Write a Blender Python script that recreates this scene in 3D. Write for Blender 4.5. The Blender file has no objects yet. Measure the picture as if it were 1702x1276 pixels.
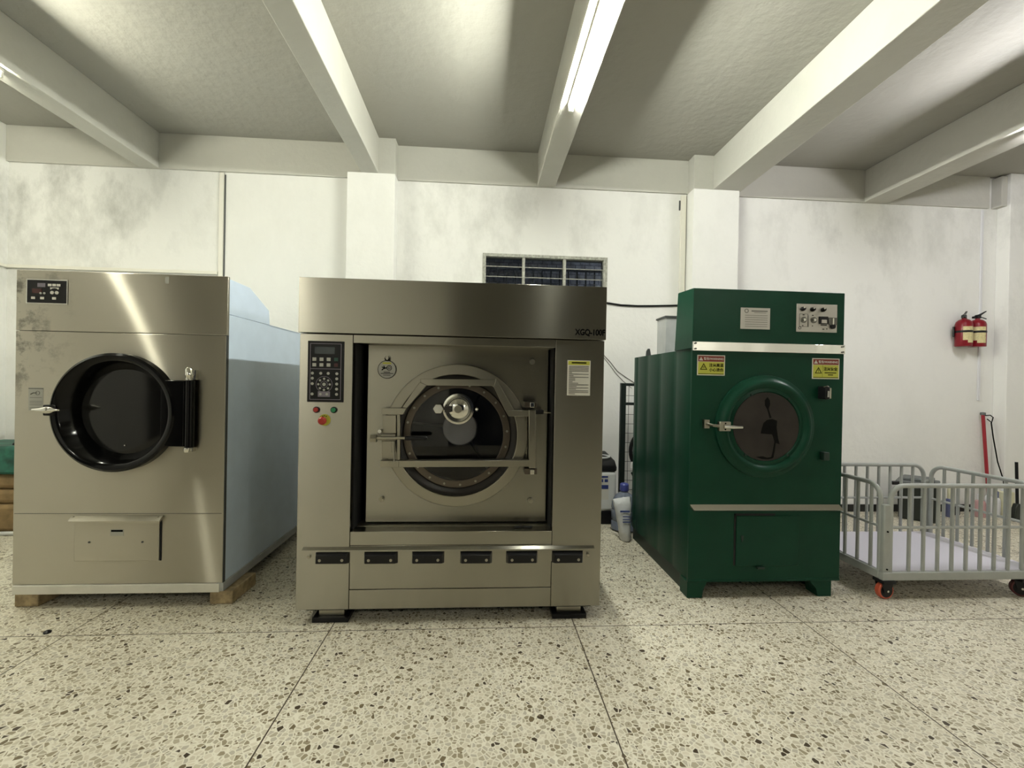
import bpy, bmesh, math, random
from mathutils import Vector, Matrix
random.seed(7)
S = bpy.context.scene
COL = S.collection
PI = math.pi

# ------------------------------------------------------------------ camera
YAW, PITCH, ROLL = 0.0664863, -0.0035461, 0.0186203
fw = Vector((math.sin(YAW)*math.cos(PITCH), math.cos(YAW)*math.cos(PITCH), math.sin(PITCH)))
rt0 = Vector((math.cos(YAW), -math.sin(YAW), 0))
up0 = rt0.cross(fw)
rt = math.cos(ROLL)*rt0 + math.sin(ROLL)*up0
up = -math.sin(ROLL)*rt0 + math.cos(ROLL)*up0
cam = bpy.data.cameras.new('camera')
cam.sensor_fit = 'HORIZONTAL'; cam.sensor_width = 36; cam.lens = 737.45*36/1702
cam.clip_start = 0.05
co = bpy.data.objects.new('camera', cam); COL.objects.link(co)
m = Matrix.Identity(4)
for i in range(3):
    m[i][0] = rt[i]; m[i][1] = up[i]; m[i][2] = -fw[i]
m[0][3], m[1][3], m[2][3] = 0, 0, 1.45
co.matrix_world = m
S.camera = co

# ------------------------------------------------------------------ world, exposure
w = bpy.data.worlds.new('night'); S.world = w; w.use_nodes = True
w.node_tree.nodes['Background'].inputs[0].default_value = (0.25, 0.32, 0.5, 1)
w.node_tree.nodes['Background'].inputs[1].default_value = 0.02
S.view_settings.view_transform = 'Standard'
S.view_settings.look = 'None'
S.view_settings.exposure = 0.0
S.view_settings.gamma = 1.0
S.view_settings.use_curve_mapping = False
LAMP_POWER = {'left': 430.0, 'mid': 590.0, 'right': 400.0, 'back': 420.0}  # the back pair is added out of view, for the steel reflections
LAMP_TINT = {'left': (1, .995, .825), 'mid': (.98, 1, .885), 'right': (.985, .975, 1), 'back': (1, .98, .84)}

# ------------------------------------------------------------------ materials
def new_mat(name):
    mt = bpy.data.materials.new(name); mt.use_nodes = True
    nt = mt.node_tree
    return mt, nt, nt.nodes['Principled BSDF']
def setp(p, **k):
    for a, v in k.items():
        p.inputs[a.replace('_', ' ')].default_value = v
def rgb(r, g, b): return (r, g, b, 1)
def srgb(r, g, b):
    f = lambda c: (c/255/12.92) if c/255 <= .04045 else ((c/255+.055)/1.055)**2.4
    return (f(r), f(g), f(b), 1)
def N(nt, t, **k):
    n = nt.nodes.new(t)
    for a, v in k.items(): setattr(n, a, v)
    return n
def simple(name, col, rough=.5, metal=0, noise=0.0, nscale=8, bump=0.0, bscale=60, spec=None, coat=0):
    mt, nt, p = new_mat(name)
    setp(p, Base_Color=col, Roughness=rough, Metallic=metal)
    if spec is not None: p.inputs['Specular IOR Level'].default_value = spec
    if coat: p.inputs['Coat Weight'].default_value = coat
    tc = N(nt, 'ShaderNodeTexCoord')
    if noise:
        nz = N(nt, 'ShaderNodeTexNoise'); nz.inputs['Scale'].default_value = nscale; nz.inputs['Detail'].default_value = 5
        nt.links.new(tc.outputs['Object'], nz.inputs['Vector'])
        mx = N(nt, 'ShaderNodeMixRGB'); mx.blend_type = 'MULTIPLY'
        cr = N(nt, 'ShaderNodeValToRGB')
        cr.color_ramp.elements[0].color = (1-noise*1.6,)*3+(1,); cr.color_ramp.elements[1].color = (1+noise*.4,)*3+(1,)
        cr.color_ramp.elements[0].position = .3; cr.color_ramp.elements[1].position = .7
        nt.links.new(nz.outputs['Fac'], cr.inputs['Fac'])
        mx.inputs[0].default_value = 1; mx.inputs[1].default_value = col
        nt.links.new(cr.outputs['Color'], mx.inputs[2]); nt.links.new(mx.outputs[0], p.inputs['Base Color'])
    if bump:
        nb = N(nt, 'ShaderNodeTexNoise'); nb.inputs['Scale'].default_value = bscale; nb.inputs['Detail'].default_value = 3
        nt.links.new(tc.outputs['Object'], nb.inputs['Vector'])
        bp = N(nt, 'ShaderNodeBump'); bp.inputs['Strength'].default_value = bump; bp.inputs['Distance'].default_value = .01
        nt.links.new(nb.outputs['Fac'], bp.inputs['Height']); nt.links.new(bp.outputs['Normal'], p.inputs['Normal'])
    return mt

def plaster(name, col, dirt=.35, xramp=None, stain=(.38, .38, .35, 1), zlow=2.2, zhigh=3.6, bump=.25, streak=True):
    mt, nt, p = new_mat(name)
    setp(p, Roughness=.75); p.inputs['Specular IOR Level'].default_value = .25
    tc = N(nt, 'ShaderNodeTexCoord')
    mp = N(nt, 'ShaderNodeMapping')
    mp.inputs['Scale'].default_value = (1.3, 1.3, .75) if streak else (1.2, 1.2, 1.2)
    nt.links.new(tc.outputs['Object'], mp.inputs['Vector'])
    n1 = N(nt, 'ShaderNodeTexNoise'); n1.inputs['Scale'].default_value = 1.6; n1.inputs['Detail'].default_value = 9; n1.inputs['Roughness'].default_value = .68
    nt.links.new(mp.outputs[0], n1.inputs['Vector'])
    r1 = N(nt, 'ShaderNodeValToRGB'); r1.color_ramp.elements[0].position = .47; r1.color_ramp.elements[1].position = .74
    nt.links.new(n1.outputs['Fac'], r1.inputs['Fac'])
    sx = N(nt, 'ShaderNodeSeparateXYZ'); nt.links.new(tc.outputs['Object'], sx.inputs[0])
    mr = N(nt, 'ShaderNodeMapRange'); mr.inputs[1].default_value = zlow; mr.inputs[2].default_value = zhigh
    mr.inputs[3].default_value = .25; mr.inputs[4].default_value = 1
    nt.links.new(sx.outputs['Z'], mr.inputs[0])
    mu = N(nt, 'ShaderNodeMath', operation='MULTIPLY'); nt.links.new(r1.outputs['Color'], mu.inputs[0]); nt.links.new(mr.outputs[0], mu.inputs[1])
    m2 = N(nt, 'ShaderNodeMath', operation='MULTIPLY'); nt.links.new(mu.outputs[0], m2.inputs[0]); m2.inputs[1].default_value = dirt
    if xramp:
        # mildew is worst on some wall panels: weight by the position along the wall
        mq = N(nt, 'ShaderNodeMapRange'); mq.inputs[1].default_value = -5; mq.inputs[2].default_value = 6.2
        nt.links.new(sx.outputs['X'], mq.inputs[0])
        xr = N(nt, 'ShaderNodeValToRGB'); e = xr.color_ramp.elements
        while len(e) < len(xramp): e.new(.5)
        for q, (xx, vv) in enumerate(xramp): e[q].position = (xx+5)/11.2; e[q].color = (vv, vv, vv, 1)
        nt.links.new(mq.outputs[0], xr.inputs['Fac'])
        m3 = N(nt, 'ShaderNodeMath', operation='MULTIPLY'); nt.links.new(m2.outputs[0], m3.inputs[0]); nt.links.new(xr.outputs['Color'], m3.inputs[1]); m2 = m3
    mx = N(nt, 'ShaderNodeMixRGB'); mx.inputs[1].default_value = col; mx.inputs[2].default_value = stain
    nt.links.new(m2.outputs[0], mx.inputs[0]); nt.links.new(mx.outputs[0], p.inputs['Base Color'])
    n2 = N(nt, 'ShaderNodeTexNoise'); n2.inputs['Scale'].default_value = 14; n2.inputs['Detail'].default_value = 6
    nt.links.new(tc.outputs['Object'], n2.inputs['Vector'])
    bp = N(nt, 'ShaderNodeBump'); bp.inputs['Strength'].default_value = bump; bp.inputs['Distance'].default_value = .02
    nt.links.new(n2.outputs['Fac'], bp.inputs['Height']); nt.links.new(bp.outputs['Normal'], p.inputs['Normal'])
    return mt

def steel(name, col=(.60, .57, .50, 1), rough=.30, aniso=.75, wave=.0, wscale=2.0, stain=0.0, brush=None):
    mt, nt, p = new_mat(name)
    setp(p, Base_Color=col, Metallic=1.0, Roughness=rough, Anisotropic=aniso)
    # brushing runs level round every upright face
    ge = N(nt, 'ShaderNodeNewGeometry')
    th = N(nt, 'ShaderNodeVectorMath', operation='CROSS_PRODUCT'); nt.links.new(ge.outputs['True Normal'], th.inputs[0]); th.inputs[1].default_value = (.002, .004, 1)
    tv = N(nt, 'ShaderNodeVectorMath', operation='CROSS_PRODUCT'); nt.links.new(th.outputs[0], tv.inputs[0]); nt.links.new(ge.outputs['True Normal'], tv.inputs[1])
    if aniso: nt.links.new(tv.outputs[0], p.inputs['Tangent'])
    tc = N(nt, 'ShaderNodeTexCoord')
    mp = N(nt, 'ShaderNodeMapping'); mp.inputs['Scale'].default_value = (2, 2, 420)
    nt.links.new(tc.outputs['Object'], mp.inputs['Vector'])
    nz = N(nt, 'ShaderNodeTexNoise'); nz.inputs['Scale'].default_value = 1; nz.inputs['Detail'].default_value = 3
    nt.links.new(mp.outputs[0], nz.inputs['Vector'])
    mr = N(nt, 'ShaderNodeMapRange'); mr.inputs[3].default_value = rough-.008; mr.inputs[4].default_value = rough+.008
    nt.links.new(nz.outputs['Fac'], mr.inputs[0]); nt.links.new(mr.outputs[0], p.inputs['Roughness'])
    if wave:
        mw = N(nt, 'ShaderNodeMapping'); mw.inputs['Scale'].default_value = (1, 1, .2); nt.links.new(tc.outputs['Object'], mw.inputs[0])
        nw = N(nt, 'ShaderNodeTexNoise'); nw.inputs['Scale'].default_value = wscale; nw.inputs['Detail'].default_value = 0
        nt.links.new(mw.outputs[0], nw.inputs['Vector'])
        bp = N(nt, 'ShaderNodeBump'); bp.inputs['Strength'].default_value = 1; bp.inputs['Distance'].default_value = wave
        nt.links.new(nw.outputs['Fac'], bp.inputs['Height']); nt.links.new(bp.outputs['Normal'], p.inputs['Normal'])
    if stain:
        ns = N(nt, 'ShaderNodeTexNoise'); ns.inputs['Scale'].default_value = 7; ns.inputs['Detail'].default_value = 8; ns.inputs['Roughness'].default_value = .7
        nt.links.new(tc.outputs['Object'], ns.inputs['Vector'])
        rs = N(nt, 'ShaderNodeValToRGB'); rs.color_ramp.elements[0].position = .50; rs.color_ramp.elements[1].position = .62
        nt.links.new(ns.outputs['Fac'], rs.inputs['Fac'])
        sx = N(nt, 'ShaderNodeSeparateXYZ'); nt.links.new(tc.outputs['Object'], sx.inputs[0])
        # grime sits on the upper left of the sheet
        a = N(nt, 'ShaderNodeMapRange'); a.inputs[1].default_value = -.25; a.inputs[2].default_value = -.6; nt.links.new(sx.outputs['X'], a.inputs[0])
        b = N(nt, 'ShaderNodeMapRange'); b.inputs[1].default_value = 1.1; b.inputs[2].default_value = 1.45; nt.links.new(sx.outputs['Z'], b.inputs[0])
        q = N(nt, 'ShaderNodeMath', operation='MULTIPLY'); nt.links.new(a.outputs[0], q.inputs[0]); nt.links.new(b.outputs[0], q.inputs[1])
        q2 = N(nt, 'ShaderNodeMath', operation='MULTIPLY'); nt.links.new(q.outputs[0], q2.inputs[0]); nt.links.new(rs.outputs['Color'], q2.inputs[1])
        q3 = N(nt, 'ShaderNodeMath', operation='MULTIPLY'); nt.links.new(q2.outputs[0], q3.inputs[0]); q3.inputs[1].default_value = stain
        mx = N(nt, 'ShaderNodeMixRGB'); mx.inputs[1].default_value = col; mx.inputs[2].default_value = (.16, .15, .13, 1)
        nt.links.new(q3.outputs[0], mx.inputs[0]); nt.links.new(mx.outputs[0], p.inputs['Base Color'])
    if brush:
        # fine horizontal brushing: a second, strongly stretched lobe
        ag = N(nt, 'ShaderNodeBsdfAnisotropic'); ag.inputs['Color'].default_value = col
        ag.inputs['Roughness'].default_value = brush[0]; ag.inputs['Anisotropy'].default_value = brush[1]
        nt.links.new(th.outputs[0], ag.inputs['Tangent'])
        if stain: nt.links.new(mx.outputs[0], ag.inputs['Color'])
        ms = N(nt, 'ShaderNodeMixShader'); ms.inputs[0].default_value = brush[2]
        out = nt.nodes['Material Output']
        nt.links.new(p.outputs[0], ms.inputs[1]); nt.links.new(ag.outputs[0], ms.inputs[2]); nt.links.new(ms.outputs[0], out.inputs['Surface'])
    return mt

def glassy(name, tint=(1, 1, 1, 1), ior=1.5, rough=.02):
    mt = bpy.data.materials.new(name); mt.use_nodes = True; nt = mt.node_tree; nt.nodes.clear()
    o = N(nt, 'ShaderNodeOutputMaterial'); mx = N(nt, 'ShaderNodeMixShader')
    tr = N(nt, 'ShaderNodeBsdfTransparent'); gl = N(nt, 'ShaderNodeBsdfGlossy'); fr = N(nt, 'ShaderNodeFresnel')
    tr.inputs[0].default_value = tint; gl.inputs['Roughness'].default_value = rough; fr.inputs[0].default_value = ior
    nt.links.new(fr.outputs[0], mx.inputs[0]); nt.links.new(tr.outputs[0], mx.inputs[1]); nt.links.new(gl.outputs[0], mx.inputs[2])
    nt.links.new(mx.outputs[0], o.inputs[0])
    return mt

def emitter(name, col, s):
    mt, nt, p = new_mat(name)
    setp(p, Base_Color=(.8, .8, .8, 1)); p.inputs['Emission Color'].default_value = (*col, 1); p.inputs['Emission Strength'].default_value = s
    return mt

def terrazzo(name):
    mt, nt, p = new_mat(name)
    setp(p, Roughness=.42); p.inputs['Specular IOR Level'].default_value = .3
    tc = N(nt, 'ShaderNodeTexCoord'); co_ = tc.outputs['Object']
    def vor(scale, feat='F1', rnd=1.0):
        v = N(nt, 'ShaderNodeTexVoronoi', feature=feat); v.inputs['Scale'].default_value = scale; v.inputs['Randomness'].default_value = rnd
        nt.links.new(co_, v.inputs['Vector']); return v
    def ramp(src, stops, interp='LINEAR'):
        r = N(nt, 'ShaderNodeValToRGB'); r.color_ramp.interpolation = interp
        e = r.color_ramp.elements
        while len(e) < len(stops): e.new(.5)
        for i, (q, c) in enumerate(stops): e[i].position = q; e[i].color = c
        nt.links.new(src, r.inputs['Fac']); return r
    def mix(fac, a, b, mode='MIX'):
        x = N(nt, 'ShaderNodeMixRGB'); x.blend_type = mode
        if isinstance(fac, (int, float)): x.inputs[0].default_value = fac
        else: nt.links.new(fac, x.inputs[0])
        for i, q in ((1, a), (2, b)):
            if isinstance(q, tuple): x.inputs[i].default_value = q
            else: nt.links.new(q, x.inputs[i])
        return x.outputs[0]
    v1 = vor(47); e1 = vor(47, 'DISTANCE_TO_EDGE')
    s1 = N(nt, 'ShaderNodeSeparateColor'); nt.links.new(v1.outputs['Color'], s1.inputs[0])
    stones = ramp(s1.outputs[0], [(0, srgb(66, 55, 38)), (.022, srgb(112, 99, 74)), (.075, srgb(154, 143, 118)), (.22, srgb(178, 169, 147)), (.45, srgb(203, 195, 174)), (.68, srgb(188, 181, 164)), (.85, srgb(216, 208, 188))], 'CONSTANT')
    grout = srgb(230, 225, 208)
    edge = ramp(e1.outputs['Distance'], [(0, rgb(1, 1, 1)), (.05, rgb(1, 1, 1)), (.13, rgb(0, 0, 0))])
    base = mix(edge.outputs[0], stones.outputs[0], grout)
    # second sprinkling of finer dark chips
    v2 = vor(95); s2 = N(nt, 'ShaderNodeSeparateColor'); nt.links.new(v2.outputs['Color'], s2.inputs[0])
    pick = ramp(s2.outputs[1], [(0, rgb(0, 0, 0)), (.955, rgb(1, 1, 1))], 'CONSTANT')
    near = ramp(v2.outputs['Distance'], [(0, rgb(1, 1, 1)), (.42, rgb(1, 1, 1)), (.5, rgb(0, 0, 0))])
    base = mix(mix(1, pick.outputs[0], near.outputs[0], 'MULTIPLY'), base, srgb(128, 114, 88))
    big = N(nt, 'ShaderNodeTexNoise'); big.inputs['Scale'].default_value = 1.3; big.inputs['Detail'].default_value = 6
    nt.links.new(co_, big.inputs['Vector'])
    dirt = ramp(big.outputs['Fac'], [(.3, rgb(.80, .79, .77)), (.65, rgb(1, 1, 1))])
    base = mix(1, base, dirt.outputs[0], 'MULTIPLY')
    # dividing joints every 1.43 m across and 1.07 m deep
    sx = N(nt, 'ShaderNodeSeparateXYZ'); nt.links.new(co_, sx.inputs[0])
    def joint(sock, off, per, hw):
        a = N(nt, 'ShaderNodeMath', operation='SUBTRACT'); nt.links.new(sock, a.inputs[0]); a.inputs[1].default_value = off - per/2
        b = N(nt, 'ShaderNodeMath', operation='FLOORED_MODULO'); nt.links.new(a.outputs[0], b.inputs[0]); b.inputs[1].default_value = per
        c = N(nt, 'ShaderNodeMath', operation='SUBTRACT'); nt.links.new(b.outputs[0], c.inputs[0]); c.inputs[1].default_value = per/2
        d = N(nt, 'ShaderNodeMath', operation='ABSOLUTE'); nt.links.new(c.outputs[0], d.inputs[0])
        e = N(nt, 'ShaderNodeMath', operation='LESS_THAN'); nt.links.new(d.outputs[0], e.inputs[0]); e.inputs[1].default_value = hw
        return e.outputs[0]
    jx = joint(sx.outputs['X'], .577, 1.43, .0032); jy = joint(sx.outputs['Y'], 2.612, 1.072, .0028)
    mxm = N(nt, 'ShaderNodeMath', operation='MAXIMUM'); nt.links.new(jx, mxm.inputs[0]); nt.links.new(jy, mxm.inputs[1])
    base = mix(mxm.outputs[0], base, srgb(70, 60, 45))
    nt.links.new(base, p.inputs['Base Color'])
    return mt

def stoneblocks(name):
    mt, nt, p = new_mat(name)
    setp(p, Roughness=.9)
    tc = N(nt, 'ShaderNodeTexCoord'); mp = N(nt, 'ShaderNodeMapping'); mp.inputs['Rotation'].default_value = (PI/2, 0, 0)
    nt.links.new(tc.outputs['Object'], mp.inputs[0])
    br = N(nt, 'ShaderNodeTexBrick'); br.inputs['Scale'].default_value = 4; br.inputs['Color1'].default_value = (.34, .35, .37, 1); br.inputs['Color2'].default_value = (.24, .25, .27, 1)
    br.inputs['Mortar'].default_value = (.12, .12, .15, 1)
    nt.links.new(mp.outputs[0], br.inputs[0])
    nz = N(nt, 'ShaderNodeTexNoise'); nz.inputs['Scale'].default_value = 14; nz.inputs['Detail'].default_value = 6
    nt.links.new(tc.outputs['Object'], nz.inputs['Vector'])
    mx = N(nt, 'ShaderNodeMixRGB'); mx.blend_type = 'OVERLAY'; mx.inputs[0].default_value = .9
    nt.links.new(br.outputs[0], mx.inputs[1]); nt.links.new(nz.outputs['Fac'], mx.inputs[2]); nt.links.new(mx.outputs[0], p.inputs['Base Color'])
    bp = N(nt, 'ShaderNodeBump'); bp.inputs['Distance'].default_value = .03; nt.links.new(nz.outputs['Fac'], bp.inputs['Height']); nt.links.new(bp.outputs[0], p.inputs['Normal'])
    return mt

M = {}
M['wall'] = plaster('wall_plaster', (.80, .795, .765, 1), 1.0, xramp=[(-4.9, 1.0), (-3.9, .85), (-3.1, .35), (-2.7, .12), (-1.2, .12), (-.8, .55), (.6, .6), (1.6, .35), (2.3, .2), (3.2, .3), (4.2, .65), (5.2, .4), (6.0, .5)], zlow=1.9, zhigh=3.3)
M['wallclean'] = plaster('pillar_plaster', (.80, .795, .765, 1), .15, zlow=1.9, zhigh=3.3)
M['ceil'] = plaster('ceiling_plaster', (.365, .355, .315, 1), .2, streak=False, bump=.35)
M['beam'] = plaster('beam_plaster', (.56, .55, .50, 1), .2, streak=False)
M['trunk'] = simple('trunking_white', (.74, .72, .64, 1), .5)
M['floor'] = terrazzo('terrazzo')
M['skirt'] = simple('skirting_black', (.012, .012, .012, 1), .35, noise=.1)
M['outside'] = stoneblocks('rough_blocks')
M['winframe'] = simple('window_frame_paint', (.42, .42, .36, 1), .5, noise=.3, nscale=40)
M['glass'] = glassy('window_glass', (.70, .73, .78, 1))
M['clear'] = glassy('door_glass', (.88, .88, .88, 1), 1.45)
M['bars'] = simple('bar_black', (.01, .01, .012, 1), .5)
M['steel'] = steel('brushed_steel', (.36, .345, .295, 1), .26, .90, brush=(.27, .66, .5))
M['steel2'] = steel('brushed_steel_sheet', (.56, .53, .45, 1), .32, .90, stain=.85, brush=(.31, .88, .45))
M['steelp'] = steel('steel_drum_front', (.36, .345, .295, 1), .24, .85, brush=(.27, .66, .5))
M['steelflat'] = steel('steel_flat_bar', (.36, .34, .28, 1), .30, 0)
M['steeldark'] = steel('steel_inside', (.09, .085, .08, 1), .35, 0)
M['chrome'] = steel('chrome', (.66, .65, .60, 1), .14, 0)
M['chromeband'] = steel('mirror_band', (.90, .89, .86, 1), .07, 0, wave=.006, wscale=6)
M['gasket'] = simple('rubber_gasket', (.025, .022, .020, 1), .4)
M['ringbolt'] = steel('bolt_ring', (.13, .11, .09, 1), .35, 0)
M['tray'] = steel('sill_tray_steel', (.55, .53, .46, 1), .38, 0)
M['black'] = simple('black_plastic', (.008, .008, .009, 1), .35, spec=.25)
M['blackgloss'] = simple('black_gloss', (.003, .003, .003, 1), .12, spec=.22)
M['dark'] = simple('dark_void', (.006, .006, .006, 1), .8)
M['smoke'] = simple('smoked_glass', (.010, .010, .009, 1), .10, spec=.4)
M['smoke2'] = simple('dusty_glass', (.040, .034, .031, 1), .30, noise=.25, nscale=5, spec=.15)
M['darkshape'] = simple('dark_shape', (.003, .003, .003, 1), .5, spec=.08)
M['bluepaint'] = simple('blue_grey_paint', (.62, .73, .88, 1), .30, noise=.03)
M['seam'] = simple('seam_dark', (.05, .055, .055, 1), .5)
M['white'] = simple('white_paint', (.74, .72, .64, 1), .5, noise=.08)
M['wood'] = simple('raw_wood', (.42, .32, .18, 1), .75, noise=.3, nscale=25)
M['green'] = simple('green_enamel', (.007, .046, .026, 1), .34, noise=.08, nscale=5, bump=.04, bscale=25, spec=.13)
M['greendark'] = simple('green_underframe', (.003, .018, .011, 1), .5)
M['yellow'] = simple('sign_yellow', (.50, .50, .06, 1), .5)
M['red'] = simple('sign_red', (.20, .022, .012, 1), .5)
M['ink'] = simple('ink_black', (.004, .004, .004, 1), .7, spec=.03)
M['paper'] = simple('paper_white', (.66, .64, .58, 1), .6)
M['palegrey'] = simple('key_grey', (.42, .42, .38, 1), .5)
M['outline'] = simple('panel_outline', (.20, .18, .22, 1), .5)
M['display'] = simple('display_dark', (.035, .045, .050, 1), .15)
M['displayred'] = simple('display_red', (.06, .014, .012, 1), .2)
M['keygreen'] = simple('key_green', (.01, .06, .04, 1), .5)
M['keyred'] = simple('key_red', (.06, .015, .015, 1), .5)
M['btnred'] = simple('button_red', (.35, .02, .012, 1), .35)
M['btngreen'] = simple('button_green', (.01, .20, .07, 1), .35)
M['plate'] = steel('nameplate', (.50, .48, .44, 1), .5, 0)
M['plateink'] = simple('plate_ink', (.13, .125, .11, 1), .6)
M['cart'] = simple('cart_grey_paint', (.40, .415, .395, 1), .38, noise=.06, nscale=12)
M['cartbed'] = simple('cart_white_bed', (.72, .70, .78, 1), .45)
M['tread'] = simple('caster_orange', (.55, .10, .05, 1), .45)
M['treaddark'] = simple('caster_dark_red', (.10, .02, .02, 1), .45)
M['extred'] = simple('extinguisher_red', (.19, .008, .015, 1), .28, spec=.3)
M['extlabel'] = simple('extinguisher_label', (.66, .58, .30, 1), .5, noise=.15, nscale=60)
M['cartonb'] = simple('brown_carton', (.30, .20, .09, 1), .8, noise=.2, nscale=14)
M['sackgreen'] = simple('green_sack', (.02, .13, .09, 1), .6, noise=.5, nscale=10)
M['pipe'] = simple('grey_pipe', (.62, .62, .60, 1), .35)
M['bodywhite'] = simple('appliance_white', (.68, .69, .68, 1), .35)
M['jug'] = simple('jug_plastic', (.20, .23, .30, 1), .12, noise=.2, nscale=12, spec=.6)
M['jugcap'] = simple('jug_cap_blue', (.08, .10, .38, 1), .4)
M['bag'] = simple('white_plastic_bag', (.66, .67, .68, 1), .45, bump=.7, bscale=22)
M['bagblue'] = simple('bag_print_blue', (.03, .05, .20, 1), .5)
M['meshgreen'] = simple('dark_green_frame', (.010, .016, .014, 1), .45)
M['rag'] = simple('white_rag', (.7, .68, .65, 1), .8)
M['greybox'] = simple('galvanised_box', (.42, .43, .43, 1), .45, noise=.1)
M['redpole'] = simple('red_pole', (.30, .015, .025, 1), .4)
M['bindark'] = simple('bin_dark', (.012, .016, .012, 1), .4)
M['bingrey'] = simple('bin_lid_grey', (.13, .14, .14, 1), .5)
M['bluebottle'] = simple('blue_bottle', (.13, .15, .28, 1), .35)
M['cream'] = simple('cream_plastic', (.72, .70, .50, 1), .5)
M['pink'] = simple('pink_plastic', (.50, .30, .30, 1), .5)
M['milky'] = simple('milky_plastic', (.72, .72, .74, 1), .4)

# ------------------------------------------------------------------ mesh builder
ORG = {}
class B:
    def __init__(s): s.bm = bmesh.new()
    def box(s, x0, x1, y0, y1, z0, z1):
        v = [s.bm.verts.new((x, y, z)) for x in (x0, x1) for y in (y0, y1) for z in (z0, z1)]
        for f in ((0, 1, 3, 2), (4, 6, 7, 5), (0, 4, 5, 1), (2, 3, 7, 6), (0, 2, 6, 4), (1, 5, 7, 3)):
            s.bm.faces.new([v[i] for i in f])
        return s
    def prism(s, pts, vec):
        vec = Vector(vec); a = [s.bm.verts.new(p) for p in pts]; b = [s.bm.verts.new(Vector(p)+vec) for p in pts]
        s.bm.faces.new(a); s.bm.faces.new(b[::-1]); n = len(a)
        for i in range(n): s.bm.faces.new([a[i], b[i], b[(i+1) % n], a[(i+1) % n]])
        return s
    def xz(s, pts, y0, y1): return s.prism([(x, y0, z) for x, z in pts], (0, y1-y0, 0))
    def tube(s, pts, r, seg=10, closed=False):
        pts = [Vector(p) for p in pts]; n = len(pts); rings = []
        t0 = (pts[1]-pts[0]).normalized()
        ref = Vector((0, 0, 1)) if abs(t0.z) < .9 else Vector((1, 0, 0))
        u = t0.cross(ref).normalized()
        for i in range(n):
            if closed: t = (pts[(i+1) % n]-pts[i-1]).normalized()
            else: t = (pts[min(i+1, n-1)]-pts[max(i-1, 0)]).normalized()
            u = (u - t*u.dot(t)).normalized(); vv = t.cross(u)
            rr = r[i] if isinstance(r, (list, tuple)) else r
            rings.append([s.bm.verts.new(pts[i]+rr*(math.cos(2*PI*k/seg)*u+math.sin(2*PI*k/seg)*vv)) for k in range(seg)])
        for i in range(n if closed else n-1):
            a, b = rings[i], rings[(i+1) % n]
            for k in range(seg): s.bm.faces.new([a[k], a[(k+1) % seg], b[(k+1) % seg], b[k]])
        if not closed: s.bm.faces.new(rings[0][::-1]); s.bm.faces.new(rings[-1])
        return s
    def lathe(s, prof, c, axis='Y', seg=64, a0=0.0):
        """prof: (radius, height along the axis)"""
        c = Vector(c); rings = []
        ax = {'X': (Vector((0, 1, 0)), Vector((0, 0, 1)), Vector((1, 0, 0))), 'Y': (Vector((1, 0, 0)), Vector((0, 0, 1)), Vector((0, 1, 0))), 'Z': (Vector((1, 0, 0)), Vector((0, 1, 0)), Vector((0, 0, 1)))}[axis]
        for r, h in prof:
            if r < 1e-6: rings.append([s.bm.verts.new(c+ax[2]*h)])
            else: rings.append([s.bm.verts.new(c+ax[2]*h+r*(math.cos(a0+2*PI*k/seg)*ax[0]+math.sin(a0+2*PI*k/seg)*ax[1])) for k in range(seg)])
        for a, b in zip(rings, rings[1:]):
            if len(a) == 1 and len(b) == 1: continue
            for k in range(seg):
                q = (k+1) % seg
                if len(a) == 1: s.bm.faces.new([a[0], b[q], b[k]])
                elif len(b) == 1: s.bm.faces.new([a[k], a[q], b[0]])
                else: s.bm.faces.new([a[k], a[q], b[q], b[k]])
        return s
    def disc(s, c, r, y0, y1, seg=32, a0=0.0):
        """solid short cylinder along Y centred at (x, z)"""
        return s.lathe([(0, y0), (r, y0), (r, y1), (0, y1)], (c[0], 0, c[1]), 'Y', seg, a0)
    def ring(s, c, r0, r1, y0, y1, seg=64):
        return s.lathe([(r0, y1), (r0, y0), (r1, y0), (r1, y1), (r0, y1)], (c[0], 0, c[1]), 'Y', seg)
    def plate_hole(s, x0, x1, z0, z1, c, r, y0, y1, seg=96):
        angs = [2*PI*k/seg for k in range(seg)]
        for X in (x0, x1):
            for Z in (z0, z1): angs.append(math.atan2(Z-c[1], X-c[0]) % (2*PI))
        angs = sorted(set(round(a, 6) for a in angs)); n = len(angs)
        L = []
        for y in (y0, y1):
            o_, i_ = [], []
            for a in angs:
                ca, sa = math.cos(a), math.sin(a); t = 1e9
                if ca > 1e-9: t = min(t, (x1-c[0])/ca)
                if ca < -1e-9: t = min(t, (x0-c[0])/ca)
                if sa > 1e-9: t = min(t, (z1-c[1])/sa)
                if sa < -1e-9: t = min(t, (z0-c[1])/sa)
                o_.append(s.bm.verts.new((c[0]+t*ca, y, c[1]+t*sa))); i_.append(s.bm.verts.new((c[0]+r*ca, y, c[1]+r*sa)))
            L.append((o_, i_))
        for k in range(n):
            q = (k+1) % n
            s.bm.faces.new([L[0][0][k], L[0][0][q], L[0][1][q], L[0][1][k]])
            s.bm.faces.new([L[1][0][k], L[1][1][k], L[1][1][q], L[1][0][q]])
            s.bm.faces.new([L[0][1][k], L[0][1][q], L[1][1][q], L[1][1][k]])
            s.bm.faces.new([L[0][0][k], L[1][0][k], L[1][0][q], L[0][0][q]])
        return s
    def build(s, name, mt, parent=None, bev=0.0, smooth=True, label=None, ang=35):
        bmesh.ops.recalc_face_normals(s.bm, faces=s.bm.faces[:])
        me = bpy.data.meshes.new(name); s.bm.to_mesh(me); s.bm.free()
        return finish(me, name, mt, parent, bev, smooth, label, ang)

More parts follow.
